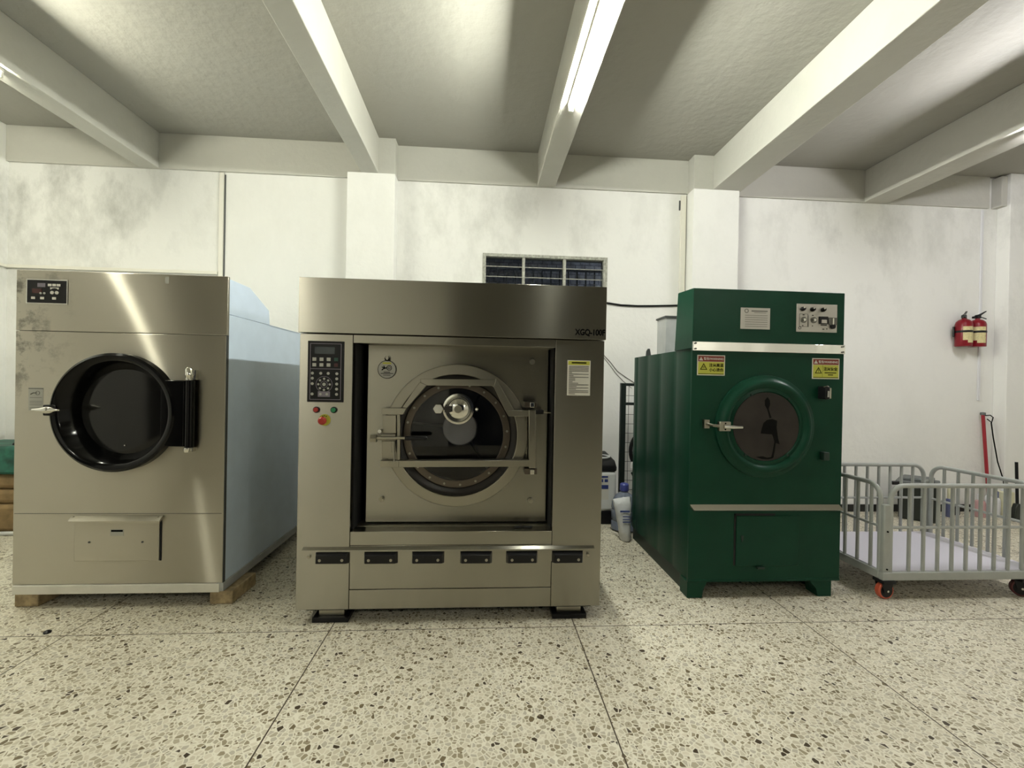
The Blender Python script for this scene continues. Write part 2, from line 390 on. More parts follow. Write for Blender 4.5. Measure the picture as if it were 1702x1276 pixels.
def finish(me, name, mt, parent, bev=0, smooth=True, label=None, ang=35):
    o = bpy.data.objects.new(name, me); COL.objects.link(o)
    if parent is not None:
        o.parent = parent; org = ORG[parent.name]
    else:
        xs = [v.co.x for v in me.vertices]; ys = [v.co.y for v in me.vertices]; zs = [v.co.z for v in me.vertices]
        if mt in ('floor', 'wall', 'wallclean', 'ceil', 'beam', 'outside'): org = Vector((0, 0, 0))
        else: org = Vector(((min(xs)+max(xs))/2, (min(ys)+max(ys))/2, min(zs)))
        o.location = org
    me.transform(Matrix.Translation(-org)); ORG[o.name] = org
    me.materials.append(M[mt] if isinstance(mt, str) else mt)
    if smooth:
        for p in me.polygons: p.use_smooth = True
        me.set_sharp_from_angle(angle=math.radians(ang))
    if bev:
        b = o.modifiers.new('bevel', 'BEVEL'); b.width = bev; b.segments = 2; b.limit_method = 'ANGLE'; b.angle_limit = math.radians(40)
    if label: o['label'] = label
    return o

def thing(name, label, cat, loc, group=None):
    o = bpy.data.objects.new(name, None); COL.objects.link(o); o.location = loc
    o.empty_display_size = .1
    ORG[o.name] = Vector(loc); tag(o, label, cat, group); return o
def tag(o, label, cat, group=None, kind=None):
    o['label'] = label; o['category'] = cat
    if group: o['group'] = group
    if kind: o['kind'] = kind
    return o
def struct(o, label, cat): return tag(o, label, cat, None, 'structure')
def copy_tree(o, parent=None):
    c = o.copy(); COL.objects.link(c); ORG[c.name] = ORG[o.name]
    if parent is not None: c.parent = parent
    for ch in [q for q in bpy.data.objects if q.parent == o]: copy_tree(ch, c)
    return c

def text(body, x0, x1, z0, z1, y, mt, parent, name='lettering', bold=0.0, depth=.0006):
    cu = bpy.data.curves.new(name, 'FONT'); cu.body = body; cu.offset = bold; cu.extrude = .02; cu.fill_mode = 'BOTH'
    to = bpy.data.objects.new(name+'_tmp', cu); COL.objects.link(to)
    dg = bpy.context.evaluated_depsgraph_get(); dg.update()
    me = bpy.data.meshes.new_from_object(to.evaluated_get(dg)); me.name = name
    bpy.data.objects.remove(to); bpy.data.curves.remove(cu)
    me.materials.clear()
    xs = [v.co.x for v in me.vertices]; zs = [v.co.y for v in me.vertices]; ds = [v.co.z for v in me.vertices]
    if not xs: return None
    xa, xb, za, zb = min(xs), max(xs), min(zs), max(zs)
    for v in me.vertices:
        a = (v.co.x-xa)/(xb-xa); b = (v.co.y-za)/(zb-za); c = 0 if v.co.z < 0 else 1
        v.co = (x0+a*(x1-x0), y-c*depth, z0+b*(z1-z0))
    return finish(me, name, mt, parent, smooth=False)
def arc(c, r, a0, a1, n, plane='XZ', y=0):
    out = []
    for i in range(n+1):
        a = math.radians(a0+(a1-a0)*i/n)
        if plane == 'XZ': out.append((c[0]+r*math.cos(a), y, c[1]+r*math.sin(a)))
    return out

# ================================================================== the room
XL, XR, YB, YF, ZC, ZB = -4.965, 6.16, 4.97, -4.2, 4.02, 3.645
struct(B().box(XL-.2, 8.2, YF-.2, YB+.2, -.12, 0).build('floor', 'floor', bev=0, smooth=False), 'cream terrazzo floor with dark chips and thin joint lines', 'floor')
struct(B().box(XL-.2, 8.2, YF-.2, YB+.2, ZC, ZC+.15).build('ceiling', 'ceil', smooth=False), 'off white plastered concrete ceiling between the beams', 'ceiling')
WX0, WX1, WZ0, WZ1 = -.02, 1.39, 2.30, 2.885
b = B()
b.box(XL-.2, WX0, YB, YB+.2, 0, ZC); b.box(WX1, 8.2, YB, YB+.2, 0, ZC)
b.box(WX0, WX1, YB, YB+.2, 0, WZ0); b.box(WX0, WX1, YB, YB+.2, WZ1, ZC)
struct(b.build('wall_back', 'wall', smooth=False), 'white plastered back wall with grey mildew stains', 'wall')
struct(B().box(XL-.2, XL, -1.4, YB, 0, ZC).build('wall_left', 'wall', smooth=False), 'white plastered left side wall', 'wall')
b = B(); b.box(8.0, 8.2, YF, 4.83, 0, ZC)
struct(b.build('wall_right', 'wall', smooth=False), 'white right side wall at the far corner', 'wall')
# wall behind the camera with a wide dark doorway
b = B(); b.box(XL-.2, -.75, YF-.2, YF, 0, ZC); b.box(4.3, 8.2, YF-.2, YF, 0, ZC)
struct(b.build('wall_front', 'wall', smooth=False), 'plastered wall behind the camera with a wide doorway', 'wall')

def trim(n, o, label, cat): o.name = 'trim_%d' % n; return struct(o, label, cat)
# ring beam on the back wall, deep beams and pillars
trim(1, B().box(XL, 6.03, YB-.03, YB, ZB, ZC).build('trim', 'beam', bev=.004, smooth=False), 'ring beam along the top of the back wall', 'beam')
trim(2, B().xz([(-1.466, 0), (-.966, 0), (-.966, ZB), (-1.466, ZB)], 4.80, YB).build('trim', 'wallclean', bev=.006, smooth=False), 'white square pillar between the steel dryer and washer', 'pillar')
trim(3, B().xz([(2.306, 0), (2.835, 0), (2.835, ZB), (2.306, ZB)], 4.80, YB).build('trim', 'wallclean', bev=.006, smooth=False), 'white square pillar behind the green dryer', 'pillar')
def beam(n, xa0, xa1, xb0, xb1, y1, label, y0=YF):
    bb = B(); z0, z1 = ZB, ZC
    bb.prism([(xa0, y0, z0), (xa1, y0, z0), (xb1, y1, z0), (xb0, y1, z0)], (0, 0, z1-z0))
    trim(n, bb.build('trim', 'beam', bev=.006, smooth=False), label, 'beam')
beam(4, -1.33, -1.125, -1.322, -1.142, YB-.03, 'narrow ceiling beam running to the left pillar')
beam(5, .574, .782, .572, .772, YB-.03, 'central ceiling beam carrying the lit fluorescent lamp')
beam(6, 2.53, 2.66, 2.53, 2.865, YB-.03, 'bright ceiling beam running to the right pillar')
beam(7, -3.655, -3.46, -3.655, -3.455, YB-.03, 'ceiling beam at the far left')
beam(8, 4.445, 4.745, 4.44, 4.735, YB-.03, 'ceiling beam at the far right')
# short heads joining pillars and beams above the pillar tops
b = B().box(-1.30, -.966, 4.80, YB, ZB, ZC)
trim(9, b.build('trim', 'beam', bev=.004, smooth=False), 'plaster head above the left pillar', 'pillar head')
b = B().box(2.306, 2.53, 4.80, YB, ZB, ZC)
trim(10, b.build('trim', 'beam', bev=.004, smooth=False), 'plaster head above the right pillar', 'pillar head')
trim(11, B().box(XR, 8.0, 4.83, YB, 0, ZC).build('trim', 'wall', bev=.006, smooth=False), 'corner pillar at the right edge of the room', 'pillar')
trim(12, B().box(6.085, XR, 4.86, YB, ZB, ZC-.02).build('trim', 'beam', bev=.006, smooth=False), 'short return of the ring beam in the right corner', 'beam')
# cable trunking and ledges on the back wall
trim(13, B().box(-2.845, -2.80, YB-.022, YB, 0, 3.64).build('trim', 'trunk', bev=.004), 'cream vertical cable trunking beside the blank wall panel', 'trunking')
trim(14, B().box(-2.797, -2.787, YB-.008, YB, 0, 3.62).build('trim', 'seam'), 'dark gap along the vertical trunking', 'trim')
b = B().box(XL, -2.85, YB-.03, YB, 2.545, 2.578).box(XL, XL+.03, 4.0, YB-.03, 2.545, 2.578)
trim(15, b.build('trim', 'trunk', bev=.004), 'horizontal white trunking wrapping the left corner', 'trunking')
trim(16, B().box(2.23, 2.29, YB-.03, YB, 0, 3.63).build('trim', 'trunk', bev=.004), 'cream vertical trunking beside the right pillar', 'trunking')
b = B().box(2.215, 2.228, YB-.012, YB, 3.46, 3.57)
trim(17, b.build('trim', 'seam'), 'small dark slot at the top of the right trunking', 'trim')
struct(B().box(XL, -1.47, YB-.02, YB, 0, .095).build('baseboard_left', 'skirt', bev=.003), 'black painted skirting left of the pillar', 'baseboard')
struct(B().box(-.965, 2.228, YB-.02, YB, 0, .095).build('baseboard_middle', 'skirt', bev=.003), 'black painted skirting between the pillars', 'baseboard')
struct(B().box(2.84, XR, YB-.02, YB, 0, .085).build('baseboard_right', 'skirt', bev=.003), 'black painted skirting behind the laundry cart', 'baseboard')

# window, high in the middle of the back wall
wn = thing('window_1', 'high three pane louvre window with metal frame, night outside', 'window', ((WX0+WX1)/2, YB, WZ0)); wn['kind'] = 'structure'
b = B(); fy0, fy1 = YB-.018, YB+.10
b.box(WX0, WX0+.035, fy0, fy1, WZ0, WZ1); b.box(WX1-.045, WX1, fy0, fy1, WZ0, WZ1)
b.box(WX0+.035, WX1-.045, fy0, fy1, WZ1-.035, WZ1); b.box(WX0+.035, WX1-.045, fy0, fy1, WZ0, WZ0+.035)
b.build('window_frame', 'winframe', wn, bev=.003)
MU = (.437, .900)
for x in MU: B().box(x-.016, x+.016, fy0+.003, fy1-.01, WZ0+.035, WZ1-.035).build('mullion', 'winframe', wn, bev=.003)
edges = [WX0+.035, MU[0]-.016, MU[0]+.016, MU[1]-.016, MU[1]+.016, WX1-.045]
for i in range(3):
    xa, xb = edges[2*i], edges[2*i+1]
    for k, z in enumerate((2.745, 2.632, 2.519, 2.406)):
        pane = B().prism([(xa, YB+.005, z), (xa, YB+.010, z+.002), (xa, YB+.052, z+.112), (xa, YB+.047, z+.112)], (xb-xa, 0, 0)).build('louvre_pane', 'glass', wn, smooth=False)
        B().box(xa, xb, YB-.002, YB+.004, z-.004, z+.003).build('pane_rail', 'winframe', pane)
b = B()
for i in range(14):
    x = .05+i*.103; b.box(x-.008, x+.008, YB+.15, YB+.166, WZ0, 2.77)
b.box(WX0, WX1, YB+.148, YB+.17, 2.755, 2.785)
b.build('security_bars', 'bars', wn)
b = B(); b.box(-1.5, 3.2, 5.75, 5.9, 0, 4.6)
struct(b.build('wall_outside', 'outside', smooth=False), 'rough grey block wall outside the window at night', 'wall')
ll = bpy.data.lights.new('outside_fill', 'POINT'); ll.energy = 45; ll.color = (.92, .95, 1); ll.shadow_soft_size = .1  # added fill light for the block wall outside, no lamp seen there
lo = bpy.data.objects.new('outside_fill', ll); COL.objects.link(lo); lo.location = (2.6, 5.45, 3.6)

# ------------------------------------------------------------------ ceiling lamps
def lamp(key, xc, y0, y1, label, name='ceiling_light', power=None):
    t = thing(name, label, 'lamp', (xc, (y0+y1)/2, ZB), 'fluorescent lamps under the beams')
    B().box(xc-.026, xc+.026, y0, y1, ZB-.024, ZB-.001).build('lamp_base', 'white', t, bev=.004)
    em = emitter('tube_light_'+key, LAMP_TINT[key], LAMP_POWER[key])
    B().tube([(xc, y0+.02, ZB-.050), (xc, y1-.02, ZB-.050)], .0145, 16).build('light_tube', em, t)
    for y in (y0+.010, y1-.010):
        B().box(xc-.020, xc+.020, y-.010, y+.010, ZB-.066, ZB-.023).build('end_cap', 'white', t, bev=.004)
    return t
lamp('mid', .652, 2.24, 3.46, 'lit fluorescent lamp under the central ceiling beam')
lamp('left', -3.518, 2.22, 3.46, 'lit fluorescent lamp under the far left beam at the photo edge')
lamp('right', 4.514, 2.22, 3.44, 'lit fluorescent lamp under the far right beam at the photo edge')
lamp('back', -3.518, -3.5, -2.3, 'added unseen fluorescent lamp near the rear wall on the far left beam')  # added behind the camera to light the wall mirrored in the washer
lamp('back', 4.514, -3.5, -2.3, 'added unseen fluorescent lamp near the rear wall on the far right beam')  # added behind the camera so the green dryer's band mirrors a lit wall

# ================================================================== washer (centre)
WM = thing('washing_machine', 'large stainless steel industrial washer with round glass door in the centre', 'washing machine', (-.165, 3.3, 0))
Y0 = 2.70
def wb(*a): return B().box(*a)
wb(-1.088, .755, Y0-.008, 4.25, 1.723, 2.048).build('top_panel', 'steel', WM, bev=.0015)
t = text('XGQ-100F', .560, .749, 1.741, 1.786, Y0-.0085, 'ink', WM, 'model_lettering', bold=.032)
wb(-1.080, -.774, Y0, 4.2, .078, 1.716).build('left_column', 'steel', WM, bev=.002)
wb(.4445, .748, Y0, 4.2, .078, 1.716).build('right_column', 'steel', WM, bev=.002)
wb(-.771, .4415, Y0+.001, 2.86, 1.668, 1.716).build('lintel_panel', 'steel', WM, bev=.0015)
wb(-.771, .4415, Y0+.001, 2.86, .460, .5415).build('sill_panel', 'steel', WM, bev=.0015)
wb(-.771, .4415, Y0+.003, 2.86, .1965, .4575).build('lower_panel', 'steel', WM, bev=.0015)
wb(-.771, .4415, Y0+.001, 2.86, .078, .1935).build('kick_panel', 'steel', WM, bev=.0015)
wb(-1.03, .70, Y0+.03, 4.1, .060, .080).build('base_frame', 'dark', WM)
b = B(); b.box(-.772, .442, 2.92, 4.15, .09, .10); b.box(-.772, .442, 4.15, 4.19, .09, 1.72); b.box(-.772, .442, 2.90, 4.15, 1.70, 1.722)
b.build('inner_casing', 'dark', WM)
wb(-.7735, -.765, Y0+.05, 2.93, .5415, 1.668).build('recess_liner', 'dark', WM)
wb(.437, .4440, Y0+.05, 2.93, .5415, 1.668).build('recess_liner', 'dark', WM)
DC = (-.157, 1.108)
wb(-.765, .437, 2.80, 2.93, .530, .5425).build('sill_tray', 'tray', WM)
panel = B().plate_hole(-.722, .425, .552, 1.690, DC, .372, 2.85, 2.865).build('drum_front_panel', 'steelp', WM, bev=.003)
for x, z in ((-.60, 1.59), (.318, 1.585), (-.622, .700), (.323, .690)):
    B().disc((x, z), .017, 2.838, 2.851, 12).disc((x, z), .011, 2.826, 2.838, 6).build('panel_bolt', 'steelflat', panel)
# feet
for (x0, x1) in ((-.985, -.775), (.455, .668)):
    f = wb(x0+.03, x1-.03, 2.73, 2.90, .028, .062).build('foot', 'steelflat', WM, bev=.003)
    wb(x0, x1, 2.70, 2.92, 0, .029).build('foot_pad', 'black', f, bev=.003)
for (x0, x1) in ((-.985, -.775), (.455, .668)):
    f = wb(x0+.03, x1-.03, 3.90, 4.05, .028, .062).build('foot', 'steelflat', WM, bev=.003)
    wb(x0, x1, 3.88, 4.08, 0, .029).build('foot_pad', 'black', f, bev=.003)
# bumper strip
b = B(); b.box(-1.042, .705, Y0-.006, Y0, .358, .432); b.prism([(-1.042, Y0, .452), (-1.042, Y0-.022, .440), (-1.042, Y0-.022, .430), (-1.042, Y0, .430)], (1.747, 0, 0))
strip = b.build('bumper_strip', 'steel', WM)
for (x0, x1, z1) in ((-.966, -.768, .430), (-.685, -.486, .428), (-.404, -.210, .427), (-.116, .078, .425), (.162, .355, .424), (.443, .637, .423)):
    z0 = z1-.073
    p4 = [(x0, z0), (x1, z0), (x1, z1), (x0, z1)]
    bm_ = B(); d = .012
    bb = bm_.bm; o4 = [bb.verts.new((x, Y0-.006, z)) for x, z in p4]; i4 = [bb.verts.new((x+(d if x == x0 else -d), Y0-.045, z+(d if z == z0 else -d))) for x, z in p4]
    bb.faces.new(i4); bb.faces.new(o4[::-1])
    for k in range(4): bb.faces.new([o4[k], o4[(k+1) % 4], i4[(k+1) % 4], i4[k]])
    bmp = bm_.build('rubber_bumper', 'black', strip, bev=.003)
    for x in (x0+.035, x1-.035): B().disc((x, z0+.032), .0085, Y0-.0475, Y0-.044, 10).build('bumper_screw', 'steelflat', strip)
for x in (-1.003, .667): B().disc((x, .398), .009, Y0-.018, Y0-.005, 6).build('strip_bolt', 'steelflat', strip)
# control panel
cp = wb(-1.032, -.823, Y0-.006, Y0, 1.313, 1.674).build('control_panel', 'black', WM, bev=.002)
yc = Y0-.0065
def frame_xz(x0, x1, z0, z1, t_, y): 
    return B().box(x0, x1, y-.0006, y+.0004, z1-t_, z1).box(x0, x1, y-.0006, y+.0004, z0, z0+t_).box(x0, x0+t_, y-.0006, y+.0004, z0+t_, z1-t_).box(x1-t_, x1, y-.0006, y+.0004, z0+t_, z1-t_)
b = frame_xz(-1.018, -.838, 1.327, 1.660, .003, yc); b.box(-1.018, -.838, yc-.0006, yc+.0004, 1.508, 1.511)
b.build('panel_outline', 'outline', cp)
wb(-.992, -.876, yc-.0015, yc+.0004, 1.598, 1.640).build('display', 'display', cp)
for r_, z in enumerate((1.566, 1.533)):
    for c_, x in enumerate((-.993, -.952, -.911, -.868)):
        mt_ = 'palegrey' if c_ < 3 else ('keygreen' if r_ == 0 else 'keyred')
        B().box(x-.011, x+.011, yc-.002, yc+.0004, z-.010, z+.010).build('key', mt_, cp, bev=.001)
for z in (1.482, 1.452, 1.421, 1.391, 1.360): B().disc((-.862, z), .0085, yc-.002, yc+.0004, 10).build('round_key', 'palegrey', cp)
for z in (1.483, 1.453, 1.421, 1.360): B().disc((-1.003, z), .0085, yc-.002, yc+.0004, 10).build('round_key', 'palegrey', cp)
for x in (-.955, -.912): B().disc((x, 1.483), .0085, yc-.002, yc+.0004, 10).build('round_key', 'palegrey', cp)
dc = (-.935, 1.418)
B().ring(dc, .0455, .048, yc-.0006, yc+.0004, 40).ring(dc, .018, .0205, yc-.0006, yc+.0004, 32).build('dial_mark', 'outline', cp)
B().disc(dc, .010, yc-.002, yc+.0004, 12).build('round_key', 'palegrey', cp)
for k in range(8):
    a = k*PI/4
    B().disc((dc[0]+.033*math.cos(a), dc[1]+.033*math.sin(a)), .0065, yc-.002, yc+.0004, 10).build('round_key', 'palegrey', cp)
B().box(-.970, -.900, yc-.0008, yc+.0004, 1.344, 1.376).build('key_field', 'outline', cp)
for x in (-.955, -.918): B().disc((x, 1.360), .0075, yc-.002, yc+.0004, 10).build('round_key', 'palegrey', cp)
for x, mt_, lab in ((-.978, 'btnred', 'red push button'), (-.877, 'btngreen', 'green push button')):
    pb = B().lathe([(.0185, 0), (.0185, -.008), (.016, -.010), (0, -.010)], (x, Y0, 1.267), 'Y', 24).build('push_button', 'black', WM, label=lab)
    B().disc((x, 1.267), .0135, Y0-.018, Y0-.009, 20).build('button_cap', mt_, pb, bev=.002)
es = B().disc((-.930, 1.207), .034, Y0-.004, Y0, 36).build('emergency_stop', 'yellow', WM, label='red mushroom emergency stop on a yellow disc')
B().lathe([(.012, 0), (.012, -.02), (.023, -.022), (.024, -.034), (.016, -.042), (0, -.043)], (-.934, Y0, 1.204), 'Y', 28).build('mushroom_knob', 'btnred', es)
b = B()
for k in (-1, 0, 1): b.box(-.930+k*.010-.003, -.930+k*.010+.003, Y0-.0048, Y0-.004, 1.229-abs(k)*.003, 1.234-abs(k)*.003)
b.build('stop_mark', 'ink', es)
# paper notice on the right column
pn = wb(.519, .663, Y0-.0015, Y0+.001, 1.377, 1.593).build('instruction_notice', 'paper', WM)
wb(.524, .658, Y0-.0022, Y0-.0015, 1.565, 1.589).build('notice_header', 'yellow', pn)
b = B(); b.box(.545, .637, Y0-.0027, Y0-.0022, 1.574, 1.582)
z = 1.556
random.seed(3)
while z > 1.388:
    x1 = .652 if random.random() < .62 else .545+.05*random.random(); b.box(.529, x1, Y0-.0022, Y0-.0015, z-.0032, z); z -= .0093
b.build('notice_print', 'ink', pn)
# round warning tag hanging on the drum front
tg = B().disc((-.602, 1.517), .057, 2.842, 2.849, 40).build('warning_tag', 'palegrey', panel)
B().ring((-.602, 1.517), .0545, .0575, 2.8405, 2.846, 40).ring((-.600, 1.585), .009, .016, 2.832, 2.838, 20).build('tag_rim', 'ink', panel)
tb = B().box(-.628, -.576, 2.8405, 2.843, 1.551, 1.562).build('tag_stripe', 'yellow', panel)
b = B().ring((-.588, 1.527), .013, .017, 2.8405, 2.843, 24).ring((-.588, 1.527), .005, .008, 2.8405, 2.843, 16)
b.tube([(-.634, 2.8415, 1.512), (-.618, 2.8415, 1.526), (-.600, 2.8415, 1.527)], .0035, 6).tube([(-.634, 2.8415, 1.532), (-.618, 2.8415, 1.526)], .003, 6).tube([(-.622, 2.8415, 1.540), (-.614, 2.8415, 1.520)], .003, 6)
b.box(-.640, -.562, 2.8405, 2.843, 1.490, 1.4935).box(-.622, -.582, 2.8405, 2.843, 1.498, 1.502).box(-.625, -.580, 2.8405, 2.843, 1.480, 1.483)
b.build('tag_print', 'ink', panel)
# ---- door
dr = B().ring(DC, .384, .449, 2.815, 2.851, 96).build('door_flange', 'steelflat', WM, bev=.004)
B().lathe([(.372, 2.850), (.384, 2.835), (.384, 2.87), (.342, 2.89), (.342, 2.88), (.372, 2.850)], (DC[0], 0, DC[1]), 'Y', 96).build('door_gasket', 'gasket', dr)
br_ = B().ring(DC, .297, .343, 2.868, 2.90, 96).build('glass_ring', 'ringbolt', dr, bev=.003)
for k in range(20):
    a = 2*PI*(k+.25)/20; B().disc((DC[0]+.322*math.cos(a), DC[1]+.322*math.sin(a)), .0075, 2.860, 2.869, 8).build('ring_screw', 'steelflat', dr)
B().lathe([(0, 2.872), (.298, 2.872), (.298, 2.880), (0, 2.880)], (DC[0], 0, DC[1]), 'Y', 72).build('door_glass', 'clear', dr, smooth=False)
# drum inside
dm = B().lathe([(.300, 2.905), (.37, 2.93), (.50, 2.98), (.50, 3.80), (.14, 3.82), (0, 3.82)], (DC[0], 0, DC[1]), 'Y', 72).build('drum', 'steeldark', WM)
B().lathe([(.126, 3.81), (.126, 3.26), (.118, 3.25), (0, 3.245)], (DC[0], 0, DC[1]), 'Y', 48).build('drum_hub', 'milky', dm)
b = B()
for a in (180, 300, 60):
    ca, sa = math.cos(math.radians(a)), math.sin(math.radians(a))
    b.tube([(DC[0]+.12*ca, 3.40, DC[1]+.12*sa), (DC[0]+.48*ca, 3.70, DC[1]+.48*sa)], .010, 8)
b.build('drum_rib', 'steelflat', dm)
b = B().ring(DC, .315, .330, 2.95, 2.985, 72)
b.build('drum_lip', 'chrome', dm)
# door bars: traced in door-centred metres (u right, v up)
def dv(u, v): return (-.155+((u-845)+.019*(v-700))/1321, 1.112-((v-700)-.0107*(u-845))/1321)
def bar(pts, y0=2.775, y1=2.816, name='door_bar', mt_='steelflat'): return B().xz([dv(*p) for p in pts], y0, y1).build(name, mt_, dr, bev=.002)
bar([(560, 289), (1165, 289), (1160, 236), (548, 236)], 2.785)
bar([(405, 470), (440, 476), (602, 286), (545, 262)], 2.78)
bar([(1150, 296), (1170, 226), (1318, 486), (1245, 492)], 2.78)
bar([(243, 475), (440, 475), (412, 527), (243, 527)], 2.775)
bar([(1245, 490), (1442, 490), (1442, 540), (1275, 540)], 2.775)
bar([(1442, 487), (1497, 487), (1497, 968), (1442, 968)], 2.765)
bar([(232, 900), (1442, 900), (1442, 952), (232, 952)], 2.755)
bar([(362, 527), (386, 527), (386, 900), (362, 900)], 2.78)
bar([(243, 535), (352, 535), (352, 682), (243, 682)], 2.790, name='latch_plate')
bar([(238, 745), (330, 745), (330, 890), (238, 890)], 2.790, name='latch_plate')
bar([(235, 688), (352, 688), (352, 738), (235, 738)], 2.770, name='latch_block')
def p3(u, v, y): q = dv(u, v); return (q[0], y, q[1])
lt = B().tube([p3(195, 715, 2.752), p3(440, 715, 2.752)], .0095, 12).tube([p3(160, 715, 2.752), p3(208, 715, 2.752)], .026, 6).build('latch_bolt', 'steelflat', dr)
B().tube([p3(432, 716, 2.752), p3(445, 716, 2.752), p3(600, 716, 2.752), p3(612, 716, 2.752)], [.010, .0135, .0125, .008], 14).build('latch_grip', 'black', dr)
b = B().tube([p3(337, 740, 2.758), p3(337, 830, 2.758)], .011, 12).tube([p3(342, 830, 2.758), p3(346, 925, 2.750)], .005, 8).disc(dv(348, 925), .007, 2.742, 2.757, 10)
b.box(dv(310, 0)[0], dv(400, 0)[0], 2.745, 2.756, dv(350, 948)[1], dv(350, 906)[1])
b.build('latch_pin', 'steelflat', dr)
B().disc(dv(232, 660), .011, 2.745, 2.80, 12).build('latch_knob', 'chrome', dr)
for v in (443, 998):
    x, z = dv(1463, v)
    h = B().box(x-.042, x+.036, 2.775, 2.851, z-.018, z+.018).build('hinge_block', 'ringbolt', WM, bev=.003)
    B().box(x-.010, x+.018, 2.755, 2.776, z-.016, z+.016).build('hinge_cap', 'chrome', h, bev=.003)
x, z = dv(1500, 503)
lk = B().tube([(x, 2.79, z), (x+.05, 2.79, z)], [.015, .014], 12).build('limit_switch', 'black', WM)
B().tube([(x+.05, 2.79, z), (x+.10, 2.79, z-.005), (x+.10, 2.79, z-.005)], .004, 8).build('switch_lever', 'steelflat', lk)
# feed lid with chrome dome on the glass
cc = dv(855, 485)
lid = B().lathe([(.099, 2.872), (.101, 2.845), (.097, 2.830), (.086, 2.828), (.078, 2.842), (.072, 2.846), (.060, 2.832), (.030, 2.822), (0, 2.820)], (cc[0], 0, cc[1]), 'Y', 56).build('feed_lid', 'chrome', dr, ang=60)
B().ring(cc, .013, .024, 2.806, 2.824, 28).disc(cc, .012, 2.812, 2.824, 6).build('lid_hub', 'steelflat', dr)
hx = (cc[0]-.124, cc[1])
B().disc(hx, .034, 2.805, 2.835, 6).build('hex_knob', 'chrome', dr, bev=.004)
B().tube([(hx[0]+.02, 2.818, hx[1]), (cc[0]-.045, 2.818, cc[1])], .006, 8).box(cc[0]-.085, cc[0]-.045, 2.812, 2.822, cc[1]+.007, cc[1]+.020).box(cc[0]-.085, cc[0]-.045, 2.812, 2.822, cc[1]-.020, cc[1]-.007).build('lid_arm', 'gasket', dr)
B().lathe([(0, .105), (.012, .108), (.014, .118), (.009, .126), (0, .128)], (cc[0], 2.842, cc[1]), 'X', 16).build('lid_pin', 'chrome', dr)
# scrap of black cable left on the sill
tag(B().tube([(.215, 2.755, .549), (.245, 2.750, .552), (.27, 2.765, .549), (.305, 2.752, .550), (.325, 2.76, .548)], .0065, 8).build('cable_scrap', 'black'), 'short black cable scrap lying on the washer sill', 'cable')

# ================================================================== steel tumble dryer (left)
LD = thing('tumble_dryer', 'tall stainless steel dryer with black round door on wooden blocks', 'dryer', (-2.245, 3.5, .087))
Y1 = 2.93; LC = (-2.263, 1.219)
B().plate_hole(-2.872, -1.627, .143, 1.712, LC, .330, Y1, Y1+.02).build('front_panel', 'steel2', LD, bev=.002)
wb(-2.872, -1.620, Y1-.001, Y1+.021, 1.7155, 2.088).build('header_panel', 'steel2', LD, bev=.003)
wb(-2.865, -1.637, Y1-.0012, Y1+.004, .583, .5855).build('panel_seam', 'seam', LD)
wb(-2.86, -1.640, Y1+.01, Y1+.03, 1.711, 1.717).build('header_seam', 'seam', LD)
b = B().box(-2.862, -2.860, Y1+.02, 4.45, .143, 1.85).box(-2.862, -1.626, 4.44, 4.46, .143, 1.85)
b.build('rear_casing', 'bluepaint', LD)
side = wb(-1.645, -1.626, Y1+.02, 4.45, .143, 1.850).build('side_panel', 'bluepaint', LD, bev=.002)
wb(-1.636, -1.622, Y1+.002, Y1+.022, .143, 2.075).build('corner_strip', 'seam', LD)
B().disc((0, 0), .004, 0, .001, 6).build('side_rivet', 'seam', LD).hide_render = False
bpy.data.objects.remove(bpy.data.objects['side_rivet'])
b = B().prism([(-2.862, Y1+.02, 1.852), (-2.862, Y1+.02, 2.078), (-2.862, 3.205, 2.074), (-2.862, 3.488, 1.958), (-2.862, 3.502, 1.852)], (1.236, 0, 0))
b.build('top_hood', 'bluepaint', LD, bev=.002)
wb(-2.862, -1.626, 3.5, 4.45, 1.845, 1.853).build('top_panel', 'bluepaint', LD)
base = wb(-2.862, -1.640, Y1-.012, Y1+.06, .087, .141).build('base_plinth', 'white', LD, bev=.003)
wb(-1.66, -1.618, Y1-.004, 4.45, .090, .143).build('side_rail', 'greybox', LD, bev=.002)
wb(-2.862, -2.82, Y1+.06, 4.45, .087, .143).build('side_rail', 'greybox', LD)
# door
b = B().lathe([(.300, Y1+.065), (.268, Y1+.055), (.285, Y1+.02), (.315, Y1-.040), (.330, Y1-.055), (.352, Y1-.058), (.366, Y1-.048), (.368, Y1-.002), (.325, Y1-.001), (.30, Y1+.065)], (LC[0], 0, LC[1]), 'Y', 96)
ldoor = b.build('door_ring', 'blackgloss', LD, ang=40)
B().lathe([(0, Y1+.050), (.20, Y1+.051), (.272, Y1+.056), (.272, Y1+.062), (0, Y1+.058)], (LC[0], 0, LC[1]), 'Y', 72).build('door_glass', 'smoke', ldoor)
B().disc((LC[0], LC[1]-.215), .004, Y1+.046, Y1+.052, 10).build('glass_stud', 'chrome', ldoor)
b = B().box(-1.985, -1.845, Y1-.05, Y1-.001, 1.013, 1.424)
b.build('hinge_bracket', 'blackgloss', ldoor, bev=.005)
B().tube([(-1.822, Y1-.03, 1.006), (-1.822, Y1-.03, 1.426)], .026, 20).build('hinge_sleeve', 'blackgloss', ldoor)
h = B().lathe([(0, 1.505), (.014, 1.505), (.022, 1.495), (.024, 1.458), (.02, 1.452), (.02, 1.427), (0, 1.427)], (-1.828, Y1-.032, 0), 'Z', 14).box(-1.845, -1.79, Y1-.03, Y1, 1.43, 1.49).build('hinge', 'chrome', LD, label='upper chrome hinge pin')
